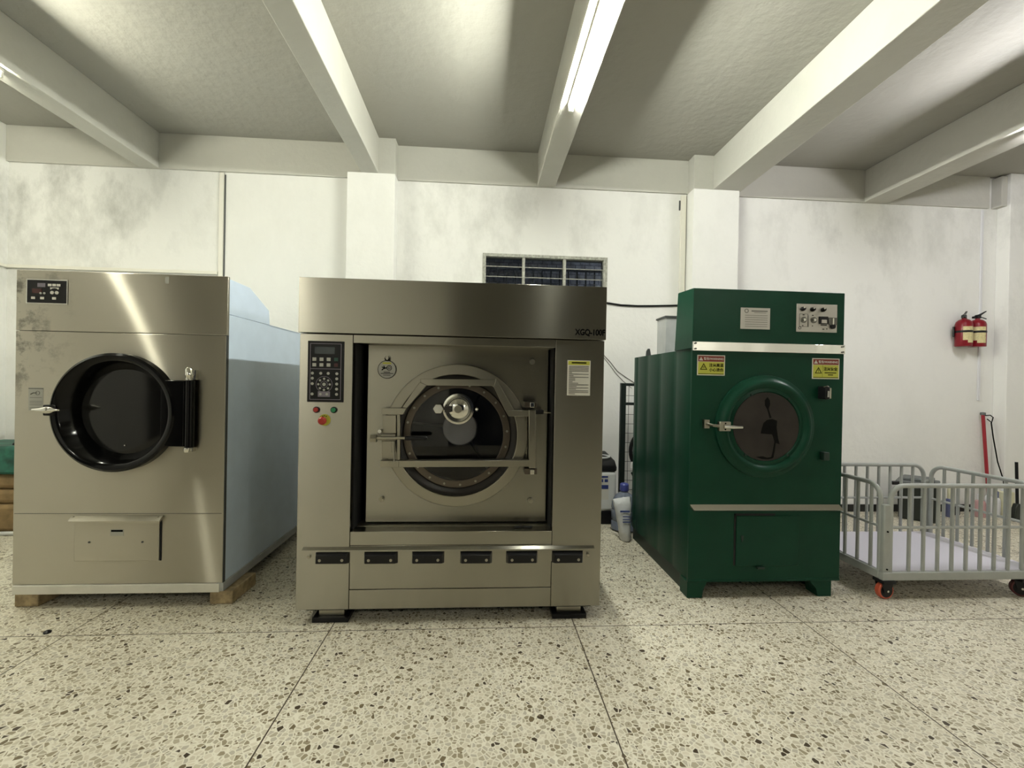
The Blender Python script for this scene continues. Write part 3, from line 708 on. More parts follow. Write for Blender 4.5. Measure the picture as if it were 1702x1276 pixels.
B().lathe([(0, 1.006), (.02, 1.006), (.022, .99), (.018, .978), (0, .978)], (-1.832, Y1-.032, 0), 'Z', 14).box(-1.85, -1.80, Y1-.03, Y1, .980, 1.003).build('hinge', 'chrome', LD, label='lower chrome hinge pin')
b = B().lathe([(0, -.085), (.006, -.080), (.013, -.035), (.022, 0), (.018, .030), (.006, .050), (.004, .075), (0, .078)], (-2.612, Y1-.085, 1.232), 'X', 20)
b.build('door_handle', 'chrome', ldoor)
B().box(-2.655, -2.585, Y1-.062, Y1-.001, 1.195, 1.262).build('handle_bracket', 'blackgloss', ldoor, bev=.006)
# control panel
cp = B().box(-2.806, -2.579, Y1-.006, Y1, 1.887, 2.026).build('control_panel', 'black', LD, bev=.002)
frame_xz(-2.812, -2.573, 1.881, 2.033, .005, Y1-.0035).build('panel_bezel', 'chrome', cp)
yc = Y1-.0065
B().box(-2.745, -2.700, yc-.0012, yc+.0004, 1.984, 2.008).build('display', 'outline', cp)
B().box(-2.775, -2.720, yc-.0012, yc+.0004, 1.945, 1.973).build('display', 'displayred', cp, label='dark red display')
for x in (-2.674, -2.648, -2.623): B().box(x-.0105, x+.0105, yc-.002, yc+.0004, 1.990, 2.005).build('key', 'paper', cp, bev=.003)
B().xz([(-2.672, 1.983), (-2.621, 1.983), (-2.624, 1.970), (-2.634, 1.977), (-2.6465, 1.979), (-2.659, 1.977), (-2.669, 1.970)], yc-.0015, yc+.0004).build('key', 'paper', cp)
for x in (-2.660, -2.633): B().disc((x, 1.951), .0105, yc-.002, yc+.0004, 16).build('round_key', 'paper', cp)
for x in (-2.726, -2.705): B().disc((x, 1.946), .0065, yc-.002, yc+.0004, 12).build('round_key', 'palegrey', cp)
for x in (-2.769, -2.717, -2.648): B().box(x-.011, x+.011, yc-.002, yc+.0004, 1.908, 1.923).build('key', 'paper', cp, bev=.002)
st = B().box(-2.793, -2.708, Y1-.001, Y1+.001, 1.222, 1.363).build('safety_label', 'palegrey', LD, label='pale printed safety label left of the door')
b = B().box(-2.793, -2.708, Y1-.0018, Y1-.001, 1.355, 1.360).ring((-2.740, 1.330), .010, .013, Y1-.0018, Y1-.001, 20).tube([(-2.780, Y1-.0014, 1.322), (-2.765, Y1-.0014, 1.331), (-2.745, Y1-.0014, 1.331)], .0035, 6)
for z, x1 in ((1.303, -2.715), (1.280, -2.713), (1.270, -2.713), (1.258, -2.716), (1.240, -2.72), (1.232, -2.72)): b.box(-2.785, x1, Y1-.0018, Y1-.001, z-.0022, z)
b.build('label_print', 'plateink', st)
# lint hatch
hatch = B().box(-2.506, -2.006, Y1-.012, Y1-.0005, .291, .560).build('lint_hatch', 'steel2', LD, bev=.003)
B().prism([(-2.522, Y1-.001, .573), (-2.522, Y1-.014, .571), (-2.522, Y1-.040, .548), (-2.522, Y1-.038, .536), (-2.522, Y1-.012, .552)], (.535, 0, 0)).build('hatch_lip', 'steel2', hatch)
for x in (-2.508, -2.008): B().disc((x, .566), .006, Y1-.022, Y1-.008, 10).build('lip_rivet', 'chrome', hatch)
B().box(-2.0055, -1.997, Y1-.004, Y1-.0008, .289, .552).build('hatch_gap', 'dark', LD)
hl = B().box(-2.294, -2.216, Y1-.0132, Y1-.0118, .449, .489).build('hatch_label', 'palegrey', hatch)
B().box(-2.289, -2.220, Y1-.0140, Y1-.0131, .474, .486).build('label_stripe', 'ink', hatch)
for x in (-2.417, -2.103): B().disc((x, .410), .006, Y1-.016, Y1-.011, 8).build('hatch_screw', 'seam', hatch)
B().box(-2.000, -1.978, Y1-.0025, Y1, 2.030, 2.072).build('tape_scrap', 'palegrey', LD)
# wooden blocks
def block(x0, x1, y0, y1, label):
    b = B().prism([(x0, y0, 0), (x1, y0, 0), (x1+.012, y1, 0), (x0+.012, y1, 0)], (0, 0, .0865))
    tag(b.build('wooden_block', 'wood', bev=.006, smooth=False), label, 'wood block', 'wooden blocks under the steel dryer')
block(-2.874, -2.735, 2.945, 3.22, 'raw wooden block under the left front corner of the steel dryer')
block(-1.712, -1.572, 2.945, 3.22, 'raw wooden block under the right front corner of the steel dryer')

# ================================================================== green tumble dryer (right)
GD = thing('tumble_dryer', 'dark green enamelled dryer with round smoky window and warning stickers', 'dryer', (1.96, 3.5, 0))
GX0, GX1, YG = 1.420, 2.506, 2.93
pts = [(GX1, YG), (GX1, 4.12), (1.435, 4.12)]
ribs = [4.115, 4.026, 3.783, 3.504, 3.221, 2.955]
for a, b_ in zip(ribs, ribs[1:]):
    for k in range(9):
        s_ = k/8; bow = .009*(math.sin(PI*min(1, s_*1.0))**.7) if a < 4.1 else .006*math.sin(PI*s_)
        pts.append((1.436-bow, a+(b_-a)*s_))
pts += [(GX0, 2.95), (GX0, YG)]
clean = []
for p in pts:
    if not clean or (abs(p[0]-clean[-1][0])+abs(p[1]-clean[-1][1])) > 1e-5: clean.append(p)
B().prism([(x, y, .115) for x, y in clean], (0, 0, 1.590)).build('cabinet', 'green', GD, bev=0, ang=25)
B().prism([(GX0, YG, 1.705), (GX0, YG, 2.115), (GX0, 3.172, 2.128), (GX0, 3.215, 1.705)], (GX1-GX0, 0, 0)).build('upper_cabinet', 'green', GD, bev=.004)
B().xz([(GX0, 0), (1.525, 0), (1.535, .06), (1.562, .1145), (GX0, .1145)], 2.935, 3.05).build('leg', 'green', GD, bev=.003)
B().xz([(2.355, 0), (2.455, 0), (2.455, .1145), (2.288, .1145), (2.345, .055)], 2.935, 3.05).build('leg', 'green', GD, bev=.003)
b = B().box(1.445, 1.50, 3.05, 4.10, 0, .1145)
b.build('skid_rail', 'greendark', GD); B().box(2.40, 2.455, 3.05, 4.10, 0, .1145).build('skid_rail', 'greendark', GD)
wb(GX0-.001, GX1+.001, YG-.004, YG+.02, .112, .128).build('bottom_lip', 'green', GD, bev=.002)
# bright strips
s1 = B().prism([(1.418, YG, 1.689), (1.418, YG-.012, 1.689), (1.418, YG-.010, 1.752), (1.418, YG, 1.752)], (1.090, 0, 0)).build('bright_band', 'chromeband', GD, bev=.003)
for x in (1.435, 2.487):
    for z in (1.702, 1.740): B().disc((x, z), .006, YG-.020, YG-.005, 10).build('band_screw', 'plateink', s1)
B().prism([(1.425, YG, .642), (1.445, YG-.020, .606), (1.445, YG-.014, .602), (1.428, YG, .624)], (1.070, 0, 0)).build('drip_strip', 'steelflat', GD)
# door: rolled rim round a dusty window
GC = (1.940, 1.180)
b = B().lathe([(.352, YG-.001), (.350, YG-.014), (.340, YG-.019), (.328, YG-.020), (.316, YG-.036), (.296, YG-.046), (.278, YG-.040), (.264, YG-.022), (.250, YG-.025), (.240, YG-.027), (.235, YG-.016), (.20, YG-.012), (.20, YG-.001)], (GC[0], 0, GC[1]), 'Y', 96)
gd = b.build('door_ring', 'green', GD, ang=50)
gg = B().lathe([(0, YG-.021), (.234, YG-.021), (.234, YG-.013), (0, YG-.013)], (GC[0], 0, GC[1]), 'Y', 72).build('door_glass', 'smoke2', gd)
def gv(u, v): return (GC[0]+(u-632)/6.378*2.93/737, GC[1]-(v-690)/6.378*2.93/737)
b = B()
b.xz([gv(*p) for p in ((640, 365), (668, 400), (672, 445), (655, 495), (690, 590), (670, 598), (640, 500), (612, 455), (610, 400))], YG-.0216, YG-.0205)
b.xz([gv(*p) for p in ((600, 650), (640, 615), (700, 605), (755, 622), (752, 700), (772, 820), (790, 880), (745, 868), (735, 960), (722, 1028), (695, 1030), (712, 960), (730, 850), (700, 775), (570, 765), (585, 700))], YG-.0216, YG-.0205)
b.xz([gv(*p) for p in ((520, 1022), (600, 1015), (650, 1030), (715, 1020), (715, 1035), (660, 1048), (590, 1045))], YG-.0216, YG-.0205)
b.build('dark_shape', 'darkshape', gd)  # flat dark cut-out shapes laid on the window glass
for a in (52, 118, 232, 308): B().disc((GC[0]+.244*math.cos(math.radians(a)), GC[1]+.244*math.sin(math.radians(a))), .006, YG-.036, YG-.026, 10).build('ring_screw', 'greendark', gd)
# clamp handle
hd = B().box(1.575, 1.655, YG-.085, YG-.055, 1.152, 1.216).build('clamp_plate', 'steelflat', gd, bev=.005)
B().tube([(1.60, YG-.092, 1.183), (1.66, YG-.094, 1.181), (1.70, YG-.094, 1.180), (1.727, YG-.094, 1.180)], [.014, .013, .010, .009], 14).build('clamp_lever', 'chrome', gd)
B().tube([(1.515, YG-.02, 1.195), (1.54, YG-.07, 1.188), (1.585, YG-.075, 1.184)], .010, 10).box(1.500, 1.535, YG-.03, YG, 1.165, 1.222).build('clamp_hook', 'steelflat', gd)
for z in (1.164, 1.204): B().disc((1.615, z), .005, YG-.089, YG-.084, 8).build('clamp_screw', 'ink', gd)
h = B().box(2.320, 2.352, YG-.075, YG, 1.375, 1.462).build('hinge', 'black', GD, bev=.006, label='upper hinge with bright bolt and plate')
B().tube([(2.335, YG-.080, 1.390), (2.335, YG-.080, 1.432)], [.008, .007], 10).build('hinge_bolt', 'chrome', h)
B().box(2.356, 2.380, YG-.05, YG-.001, 1.380, 1.452).tube([(2.315, YG-.062, 1.459), (2.335, YG-.07, 1.465), (2.352, YG-.065, 1.455)], .004, 6).build('hinge_plate', 'steelflat', h)
B().box(2.345, 2.385, YG-.04, YG, .955, 1.010).disc((2.400, .985), .008, YG-.006, YG, 10).build('hinge', 'greendark', GD, bev=.006, label='lower hinge painted dark green')
# warning stickers
def sticker(x0, x1, z0, z1, rows, small, lab, divider):
    y = YG-.002; W_ = x1-x0; H_ = z1-z0
    s_ = B().box(x0, x1, y, YG+.001, z0, z1).build('warning_sticker', 'paper', GD, label=lab)
    B().box(x0+.006, x1-.006, y-.0006, y, z0+.006, z1-.046).build('sticker_field', 'yellow', s_)
    B().box(x0+.006, x1-.006, y-.0006, y, z1-.044, z1-.006).build('sticker_header', 'red', s_)
    text('警告/WARNING', x0+.045, x1-.012, z1-.034, z1-.015, y-.0007, 'paper', s_, 'header_lettering', bold=.012)
    hx_ = x0+.026
    B().xz([(hx_-.014, z1-.037), (hx_+.014, z1-.037), (hx_, z1-.013)], y-.0010, y-.0006).build('header_triangle', 'paper', s_)
    B().box(hx_-.0013, hx_+.0013, y-.0014, y-.0009, z1-.028, z1-.021).box(hx_-.0013, hx_+.0013, y-.0014, y-.0009, z1-.034, z1-.031).build('header_mark', 'red', s_)
    tx, tz, a = x0+.045, z0+.038, .052
    tri = [(tx-.5*a, tz), (tx+.5*a, tz), (tx, tz+.86*a)]
    cx = sum(p[0] for p in tri)/3; cz = sum(p[1] for p in tri)/3
    b = B(); n_ = [(cx+(p[0]-cx)*.68, cz+(p[1]-cz)*.68) for p in tri]
    for k in range(3): q = (k+1) % 3; b.xz([tri[k], tri[q], n_[q], n_[k]], y-.0010, y-.0006)
    if divider: b.box(tx-.0016, tx+.0016, y-.0010, y-.0006, tz+.014, tz+.030).box(tx-.0016, tx+.0016, y-.0010, y-.0006, tz+.008, tz+.0115)
    else: b.tube([(tx-.008, y-.0006, tz+.011), (tx-.003, y-.0006, tz+.024)], .0012, 5).tube([(tx, y-.0006, tz+.011), (tx+.002, y-.0006, tz+.026)], .0012, 5).tube([(tx+.007, y-.0006, tz+.011), (tx+.005, y-.0006, tz+.022)], .0012, 5)
    b.build('warning_triangle', 'ink', s_)
    for (tx0, tx1, tz0, tz1, bd) in rows: text(bd, x0+tx0, x0+tx1, z0+tz0, z0+tz1, y-.0007, 'ink', s_, 'warning_lettering', bold=.022)
    b = B().box(x0+.008, x1-.008, y-.0010, y-.0006, z0+.0085, z0+.0125)
    if divider: b.box(x0+.074, x0+.0752, y-.0010, y-.0006, z0+.014, z1-.047)
    for (a0, a1, zz) in small: b.box(x0+a0, x0+a1, y-.0010, y-.0006, z0+zz, z0+zz+.006)
    b.build('small_print', 'ink', s_)
sticker(1.455, 1.650, 1.523, 1.661, [(.083, .184, .058, .083, '注意高温'), (.083, .184, .026, .051, '小心烫伤')], [], 'yellow hot surface warning sticker at the left', False)
sticker(2.276, 2.474, 1.514, 1.657, [(.082, .184, .057, .084, '注意安全')], [(.090, .176, .040), (.115, .152, .026)], 'yellow safety warning sticker at the right', True)
# nameplate and control plate
npl = B().box(1.754, 1.964, YG-.003, YG, 1.846, 1.992).build('nameplate', 'plate', GD, bev=.001)
b = B().ring((1.795, 1.970), .010, .015, YG-.0038, YG-.003, 20).box(1.83, 1.945, YG-.0038, YG-.003, 1.966, 1.974).box(1.85, 1.935, YG-.0038, YG-.003, 1.957, 1.960)
for z in (1.94, 1.925, 1.910, 1.895, 1.880, 1.865): b.box(1.785, 1.945, YG-.0038, YG-.003, z-.0018, z+.0012)
b.build('nameplate_print', 'plateink', npl)
cpl = B().box(2.154, 2.448, YG-.004, YG, 1.837, 2.030).build('control_plate', 'plate', GD, bev=.001)
yc = YG-.0045
def cu(u, v): return (2.154+(u-75)/1275*.294, 2.030-(v-90)/890*.193)
for u, v in ((255, 255), (560, 265), (890, 265)):
    x, z = cu(u, v)
    B().lathe([(.015, YG-.004), (.015, YG-.014), (.009, YG-.028), (0, YG-.030)], (x, 0, z), 'Y', 20).build('indicator_lamp', 'black' if u == 255 else ('btngreen' if False else 'blackgloss'), cpl)
    B().disc((x-.004, z+.006), .005, YG-.030, YG-.024, 10).build('lamp_cap', 'chrome', cpl)
for u in (290, 610):
    x, z = cu(u, 600)
    k_ = B().ring((x, z), .014, .021, YG-.009, YG-.004, 24).build('switch_dial', 'plateink', cpl)
    B().disc((x, z), .010, YG-.018, YG-.004, 16).build('dial_knob', 'chrome', cpl)
x, z = cu(910, 600)
B().box(x-.032, x+.032, yc-.006, yc, z-.026, z+.026).build('timer_window', 'black', cpl)
B().box(x-.016, x+.022, yc-.0075, yc-.006, z-.020, z+.004).build('timer_card', 'plate', cpl)
x, z = cu(1190, 620)
B().box(x-.024, x+.030, yc-.010, yc, z-.028, z+.025).build('thermostat', 'plateink', cpl, bev=.002)
B().box(x-.006, x+.004, yc-.014, yc-.010, z-.024, z+.020).build('thermostat_slider', 'chrome', cpl)
x, z = cu(1200, 790); B().disc((x, z), .017, yc-.012, yc, 20).build('thermostat_dial', 'black', cpl)
b = frame_xz(cu(160, 0)[0], cu(430, 0)[0], cu(0, 820)[1], cu(0, 410)[1], .0018, yc)
b.box(cu(445, 0)[0], cu(450, 0)[0], yc-.0005, yc+.0004, cu(0, 820)[1], cu(0, 450)[1])
for u, v, L in ((290, 440, 60), (580, 450, 50), (270, 785, 40), (575, 785, 30), (920, 880, 60), (1030, 870, 40), (930, 750, 200)): 
    x, z = cu(u, v); b.box(x-L/2*.00023, x+L/2*.00023, yc-.0005, yc+.0004, z-.003, z+.003)
b.ring(cu(180, 860), .007, .010, yc-.0005, yc+.0004, 16)
b.build('plate_print', 'ink', cpl)
# access hatch
ha = B().box(1.752, 2.200, YG-.010, YG, .222, .565).build('access_hatch', 'green', GD, bev=.003)
B().box(1.738, 1.751, YG-.003, YG+.001, .225, .580).box(1.738, 2.03, YG-.003, YG+.001, .5665, .580).build('hatch_gap', 'dark', GD)
B().xz([(1.782, .432), (1.800, .432), (1.797, .400), (1.788, .388)], YG-.016, YG-.009).build('hatch_keyhole', 'greendark', ha)
B().box(1.895, 1.945, YG-.03, YG-.005, .207, .220).build('hatch_latch', 'greendark', GD)
# grey box and lifting lug on top
bx = B().box(1.640, 2.25, 3.9, 4.10, 1.706, 2.062).build('exhaust_box', 'greybox', GD, bev=.003)
B().box(1.630, 2.26, 3.89, 4.11, 2.060, 2.076).build('box_rim', 'seam', bx)
B().prism([(1.475, 3.93, 1.705), (1.478, 3.93, 1.755), (1.492, 3.93, 1.778), (1.508, 3.93, 1.778), (1.522, 3.93, 1.705)], (0, .014, 0)).build('lifting_lug', 'seam', GD)

# ================================================================== laundry cart
CT = thing('laundry_cart', 'grey tubular laundry cart with white bed and red casters', 'cart', (3.38, 3.29, 0))
X0, X1, CY0, CY1 = 2.79, 3.97, 2.885, 3.69
ZT, ZM, ZL = .785, .495, .162
def rail_x(y, xa, xb, nsp, name):
    r = .10
    pts = [(xa, y, ZL), (xa, y, ZT-r)] + arc((xa+r, ZT-r), r, 180, 90, 8, y=y)[1:] + arc((xb-r, ZT-r), r, 90, 0, 8, y=y) + [(xb, y, ZL)]
    q = B().tube(pts, .0165, 12).build(name, 'cart', CT)
    B().tube([(xa, y, ZM), (xb, y, ZM)], .010, 10).build('mid_rail', 'cart', CT)
    for k in range(nsp):
        x = 2.973+.1065*k; B().tube([(x, y, ZL), (x, y, ZT)], .0115, 8).build('spindle', 'cart', CT)
def rail_y(x, ya, yb, nsp, name):
    r = .10
    pts = [(x, ya, ZL), (x, ya, ZT-r)] + [(x, ya+r-r*math.cos(a), ZT-r+r*math.sin(a)) for a in [PI/2*i/8 for i in range(1, 9)]]
    pts += [(x, yb-r+r*math.sin(a), ZT-r+r*math.cos(a)) for a in [PI/2*i/8 for i in range(0, 9)]] + [(x, yb, ZL)]
    B().tube(pts, .0165, 12).build(name, 'cart', CT)
    B().tube([(x, ya, ZM), (x, yb, ZM)], .010, 10).build('mid_rail', 'cart', CT)
    for k in range(nsp):
        y = 2.99+.112*k; B().tube([(x, y, ZL), (x, y, ZT)], .0115, 8).build('spindle', 'cart', CT)
rail_x(CY0, X0+.042, X1-.042, 9, 'front_rail'); rail_x(CY1, X0+.042, X1-.042, 9, 'rear_rail')
rail_y(X0, CY0+.03, CY1-.03, 6, 'side_rail'); rail_y(X1, CY0+.03, CY1-.03, 6, 'side_rail')
for x0_ in (X0-.012, X1-.048):
    for y0_ in (CY0-.012, CY1-.022): B().box(x0_, x0_+.060, y0_, y0_+.034, .185, .655).build('corner_post', 'cart', CT, bev=.008)
b = B()
b.box(X0-.02, X1+.02, CY0-.02, CY0+.02, .134, .190).box(X0-.02, X1+.02, CY1-.02, CY1+.02, .134, .190).box(X0-.02, X0+.02, CY0+.02, CY1-.02, .134, .190).box(X1-.02, X1+.02, CY0+.02, CY1-.02, .134, .190)
b.build('base_frame', 'cart', CT, bev=.004)
B().box(X0+.0, X1-.0, CY0+.0, CY1-.0, .186, .196).build('bed_panel', 'cartbed', CT, bev=.002)
for z in (.21, .47): B().disc((X0+.012, z), .006, CY0-.018, CY0-.008, 8).build('post_bolt', 'ink', CT)
def caster(x, y, ang, tread):
    f = B(); ca, sa = math.cos(ang), math.sin(ang)
    ax = Vector((ca, sa, 0)); dr_ = Vector((-sa, ca, 0))
    c = Vector((x, y, .058))
    def cylv(bb, r, h0, h1, seg=28, cen=c):
        bb.tube([cen+ax*h0, cen+ax*h1], r, seg)
    cylv(f, .046, -.0205, .0205)
    o = B(); cylv(o, .058, -.019, .019)
    # fork plates and top plate
    for s_ in (-1, 1):
        p0 = c+ax*(.024*s_)
        pts_ = [p0+dr_*(-.045)+Vector((0, 0, .058)), p0+dr_*(.045)+Vector((0, 0, .058)), p0+dr_*.026+Vector((0, 0, -.012)), p0+dr_*(-.026)+Vector((0, 0, -.012))]
        f.prism(pts_, ax*(.004*s_))
    f.box(x-.045, x+.045, y-.045, y+.045, .113, .1335)
    k_ = f.build('caster', 'black', CT)
    o.build('caster_wheel', tread, k_, bev=.006)
    a_ = B(); a_.tube([c-ax*.031, c+ax*.031], .008, 12); a_.build('axle_bolt', 'chrome', k_)
caster(X0+.022, CY0+.015, math.radians(-86), 'tread'); caster(X1-.12, CY0+.02, math.radians(-122), 'treaddark')
caster(X0+.03, CY1-.02, math.radians(20), 'tread'); caster(X1-.03, CY1-.02, math.radians(70), 'treaddark')

# ================================================================== fire extinguishers
def extinguisher(x, label, first=None):
    if first is not None:
        c = copy_tree(first); c.location.x += x-5.842; c.rotation_euler.z = .5; tag(c, label, 'fire extinguisher', 'fire extinguishers on the back wall'); return c
    t = thing('fire_extinguisher', label, 'fire extinguisher', (x, 4.885, 1.975), 'fire extinguishers on the back wall')
    B().lathe([(0, 1.975), (.076, 1.975), (.078, 1.985), (.078, 2.235), (.070, 2.265), (.045, 2.290), (.022, 2.298), (.020, 2.315), (0, 2.315)], (x, 4.885, 0), 'Z', 36).build('cylinder', 'extred', t)
    b = B().box(x-.022, x+.022, 4.865, 4.905, 2.310, 2.345)
    b.prism([(x-.022, 4.878, 2.335), (x-.022, 4.878, 2.350), (x+.02, 4.878, 2.36), (x+.105, 4.878, 2.402), (x+.105, 4.878, 2.394), (x+.03, 4.878, 2.343)], (0, .016, 0))
    b.tube([(x+.015, 4.885, 2.325), (x+.06, 4.885, 2.322), (x+.11, 4.885, 2.308)], .006, 8).tube([(x-.02, 4.885, 2.322), (x-.060, 4.885, 2.320)], [.010, .014], 10)
    b.build('valve_lever', 'black', t)
    lb = B(); n_ = 10; r_ = .0785
    for z0, z1, a0, a1 in ((2.045, 2.205, -172, -78), (2.015, 2.045, -140, -78)):
        q = [[lb.bm.verts.new((x+r_*math.cos(math.radians(a0+(a1-a0)*k/n_)), 4.885+r_*math.sin(math.radians(a0+(a1-a0)*k/n_)), z)) for k in range(n_+1)] for z in (z0, z1)]
        for k in range(n_): lb.bm.faces.new([q[0][k], q[0][k+1], q[1][k+1], q[1][k]])
    lb.build('label_wrap', 'extlabel', t)
    B().lathe([(.0795, 2.135), (.081, 2.140), (.081, 2.155), (.0795, 2.160)], (x, 4.885, 0), 'Z', 36).box(x-.06, x-.02, 4.955, 4.9695, 2.09, 2.21).build('wall_strap', 'black', t)
    return t
e1 = extinguisher(5.842, 'right of the two red fire extinguishers on the wall')
extinguisher(5.668, 'left of the two red fire extinguishers on the wall', e1)
tag(B().box(5.952, 5.982, YB-.014, YB, 1.335, 3.63).build('cable_conduit', 'milky', bev=.003), 'thin white conduit running down the wall by the fire extinguishers', 'conduit')

# ================================================================== things between washer and green dryer
SW = thing('washing_machine', 'small white top loading washer with black lid by the wall', 'washing machine', (1.16, 4.72, 0))
B().box(.90, 1.405, 4.50, 4.94, .135, .545).build('body', 'bodywhite', SW, bev=.03)
B().box(.91, 1.395, 4.51, 4.93, 0, .135).build('base', 'black', SW, bev=.01)
B().prism([(.90, 4.50, .545), (.90, 4.50, .60), (.90, 4.58, .655), (.90, 4.94, .70), (.90, 4.94, .545)], (.507, 0, 0)).build('lid', 'black', SW, bev=.02)
B().lathe([(.085, -.002), (.100, -.002), (.100, .012), (.085, .012), (.085, -.002)], (1.28, 4.68, .672), 'Z', 32).build('lid_ring', 'milky', SW)
sl = B().box(1.20, 1.32, 4.4985, 4.502, .26, .51).build('energy_label', 'paper', SW)
b = B().box(1.22, 1.31, 4.496, 4.4986, .485, .503).box(1.22, 1.26, 4.496, 4.4986, .44, .47).box(1.275, 1.31, 4.496, 4.4986, .44, .47).box(1.21, 1.315, 4.496, 4.4986, .37, .41)
b.build('label_print', 'bagblue', SW)
JG = thing('water_jug', 'large clear blue grey water jug with blue cap on the floor', 'jug', (1.435, 4.35, 0))
B().lathe([(0, 0), (.10, 0), (.125, .015), (.125, .09), (.118, .10), (.125, .11), (.125, .20), (.120, .21), (.125, .22), (.120, .28), (.085, .345), (.038, .375), (.034, .40), (0, .40)], (1.435, 4.35, 0), 'Z', 36).build('bottle', 'jug', JG)
B().lathe([(0, .39), (.042, .39), (.045, .40), (.043, .452), (.035, .462), (0, .462)], (1.435, 4.35, 0), 'Z', 24).build('cap', 'jugcap', JG)
BG = thing('plastic_bag', 'tall white printed plastic bag leaning beside the water jug', 'bag', (1.34, 4.05, 0))
b = B(); seg = 20; rings = []
for z, rx, ry, ox in ((0, .045, .05, .03), (.025, .060, .07, .03), (.12, .066, .070, .01), (.22, .078, .055, -.01), (.32, .092, .030, -.03), (.395, .102, .007, -.05)):
    rings.append([b.bm.verts.new((1.338+ox*.5+.85*rx*math.cos(2*PI*k/seg)*(1+.06*math.sin(5*k+z*40)), 4.05+ry*math.sin(2*PI*k/seg)*(1+.08*math.cos(3*k+z*30)), z+(.012*math.cos(2*PI*k/seg) if z > .3 else 0))) for k in range(seg)])
for a, c in zip(rings, rings[1:]):
    for k in range(seg): b.bm.faces.new([a[k], a[(k+1) % seg], c[(k+1) % seg], c[k]])
b.bm.faces.new(rings[0][::-1]); b.bm.faces.new(rings[-1])
b.build('bag_body', 'bag', BG, ang=80)
b = B().box(1.285, 1.375, 3.996, 4.000, .275, .29)
for z in (.235, .21, .185): b.box(1.305, 1.375, 3.980, 3.984, z, z+.008)
b.build('bag_print', 'bagblue', BG)
# dark welded mesh panel behind the green dryer
MP = thing('mesh_panel', 'dark steel wire mesh panel standing between small washer and green dryer', 'mesh panel', (1.95, 4.60, 0))
b = B().box(1.455, 1.512, 4.58, 4.62, 0, 1.465).box(2.15, 2.20, 4.58, 4.62, 0, 1.465).box(1.512, 2.15, 4.585, 4.615, 1.435, 1.465).box(1.512, 2.15, 4.585, 4.615, 1.235, 1.262).box(1.512, 2.15, 4.585, 4.615, .10, .14)
b.build('frame', 'meshgreen', MP, bev=.003)
b = B()
for k in range(13): z = .14+k*.0995; b.tube([(1.50, 4.60, z), (2.16, 4.60, z)], .0025, 5)
for k in range(11): x = 1.545+k*.058; b.tube([(x, 4.596, .12), (x, 4.596, 1.45)], .0025, 5)
b.build('wire_mesh', 'meshgreen', MP)
pts = [(1.66+.10*math.cos(a)*1.0, 4.55, .76+.165*math.sin(a)) for a in [PI*.5+PI*2*k/28 for k in range(28)]]
tag(B().tube(pts, .020, 10, closed=True).build('hose_loop', 'black'), 'black hose loop hanging on the wire mesh panel', 'hose')
tag(B().tube([(1.575, 4.515, .545), (1.60, 4.50, .48), (1.63, 4.45, .30), (1.68, 4.42, .10), (1.78, 4.42, .02)], .022, 10).build('drain_hose', 'black'), 'black drain hose dropping to the floor behind the water jug', 'hose')
b = B()
b.prism([(1.545, 4.505, .585), (1.61, 4.50, .565), (1.65, 4.505, .61), (1.62, 4.51, .645), (1.56, 4.51, .65)], (0, .012, 0))
tag(b.build('rag', 'rag', bev=.004), 'small white rag caught below the black hose loop', 'rag')
# cables on the wall
tag(B().tube([(.95, YB-.012, 2.395), (1.25, YB-.012, 2.385), (1.39, YB-.012, 2.372), (1.55, YB-.012, 2.352), (1.75, YB-.012, 2.348), (1.95, YB-.012, 2.355), (2.22, YB-.012, 2.368)], .011, 8).build('power_cable', 'black'), 'black power cable running along the wall from washer to green dryer', 'cable')
tag(B().tube([(1.36, YB-.005, 1.79), (1.45, YB-.005, 1.70), (1.53, YB-.005, 1.60), (1.62, YB-.005, 1.54), (1.75, YB-.005, 1.46)], .0035, 6).build('wall_wire', 'plateink'), 'upper thin wire sagging on the wall above the mesh panel', 'wire', 'thin wires on the wall')
tag(B().tube([(1.36, YB-.004, 1.765), (1.44, YB-.004, 1.67), (1.52, YB-.004, 1.57), (1.60, YB-.004, 1.49), (1.70, YB-.004, 1.41)], .0030, 6).build('wall_wire', 'plateink'), 'lower thin wire sagging on the wall above the mesh panel', 'wire', 'thin wires on the wall')

# ================================================================== clutter in the right corner
BN = thing('waste_bin', 'large dark waste bin with grey lid behind the laundry cart', 'bin', (4.93, 4.66, 0))
b = B(); q0 = [(4.68, 4.70), (4.93, 4.46), (5.15, 4.66), (4.90, 4.88)]; cx, cy = 4.915, 4.675
lo_ = [b.bm.verts.new((cx+(x-cx)*.9, cy+(y-cy)*.9, 0)) for x, y in q0]; hi_ = [b.bm.verts.new((x, y, .40)) for x, y in q0]
b.bm.faces.new(lo_[::-1]); b.bm.faces.new(hi_)
for k in range(4): b.bm.faces.new([lo_[k], lo_[(k+1) % 4], hi_[(k+1) % 4], hi_[k]])
b.build('bin_body', 'bindark', BN, bev=.02)
b = B().prism([(cx+(x-cx)*1.06, cy+(y-cy)*1.06, .40) for x, y in q0], (0, 0, .035)).prism([(cx+(x-cx)*.8, cy+(y-cy)*.8, .435) for x, y in q0], (0, 0, .035))
b.build('bin_lid', 'bingrey', BN, bev=.012)
B().box(4.60, 4.70, 4.66, 4.72, .385, .42).build('bin_handle', 'black', BN, bev=.006)
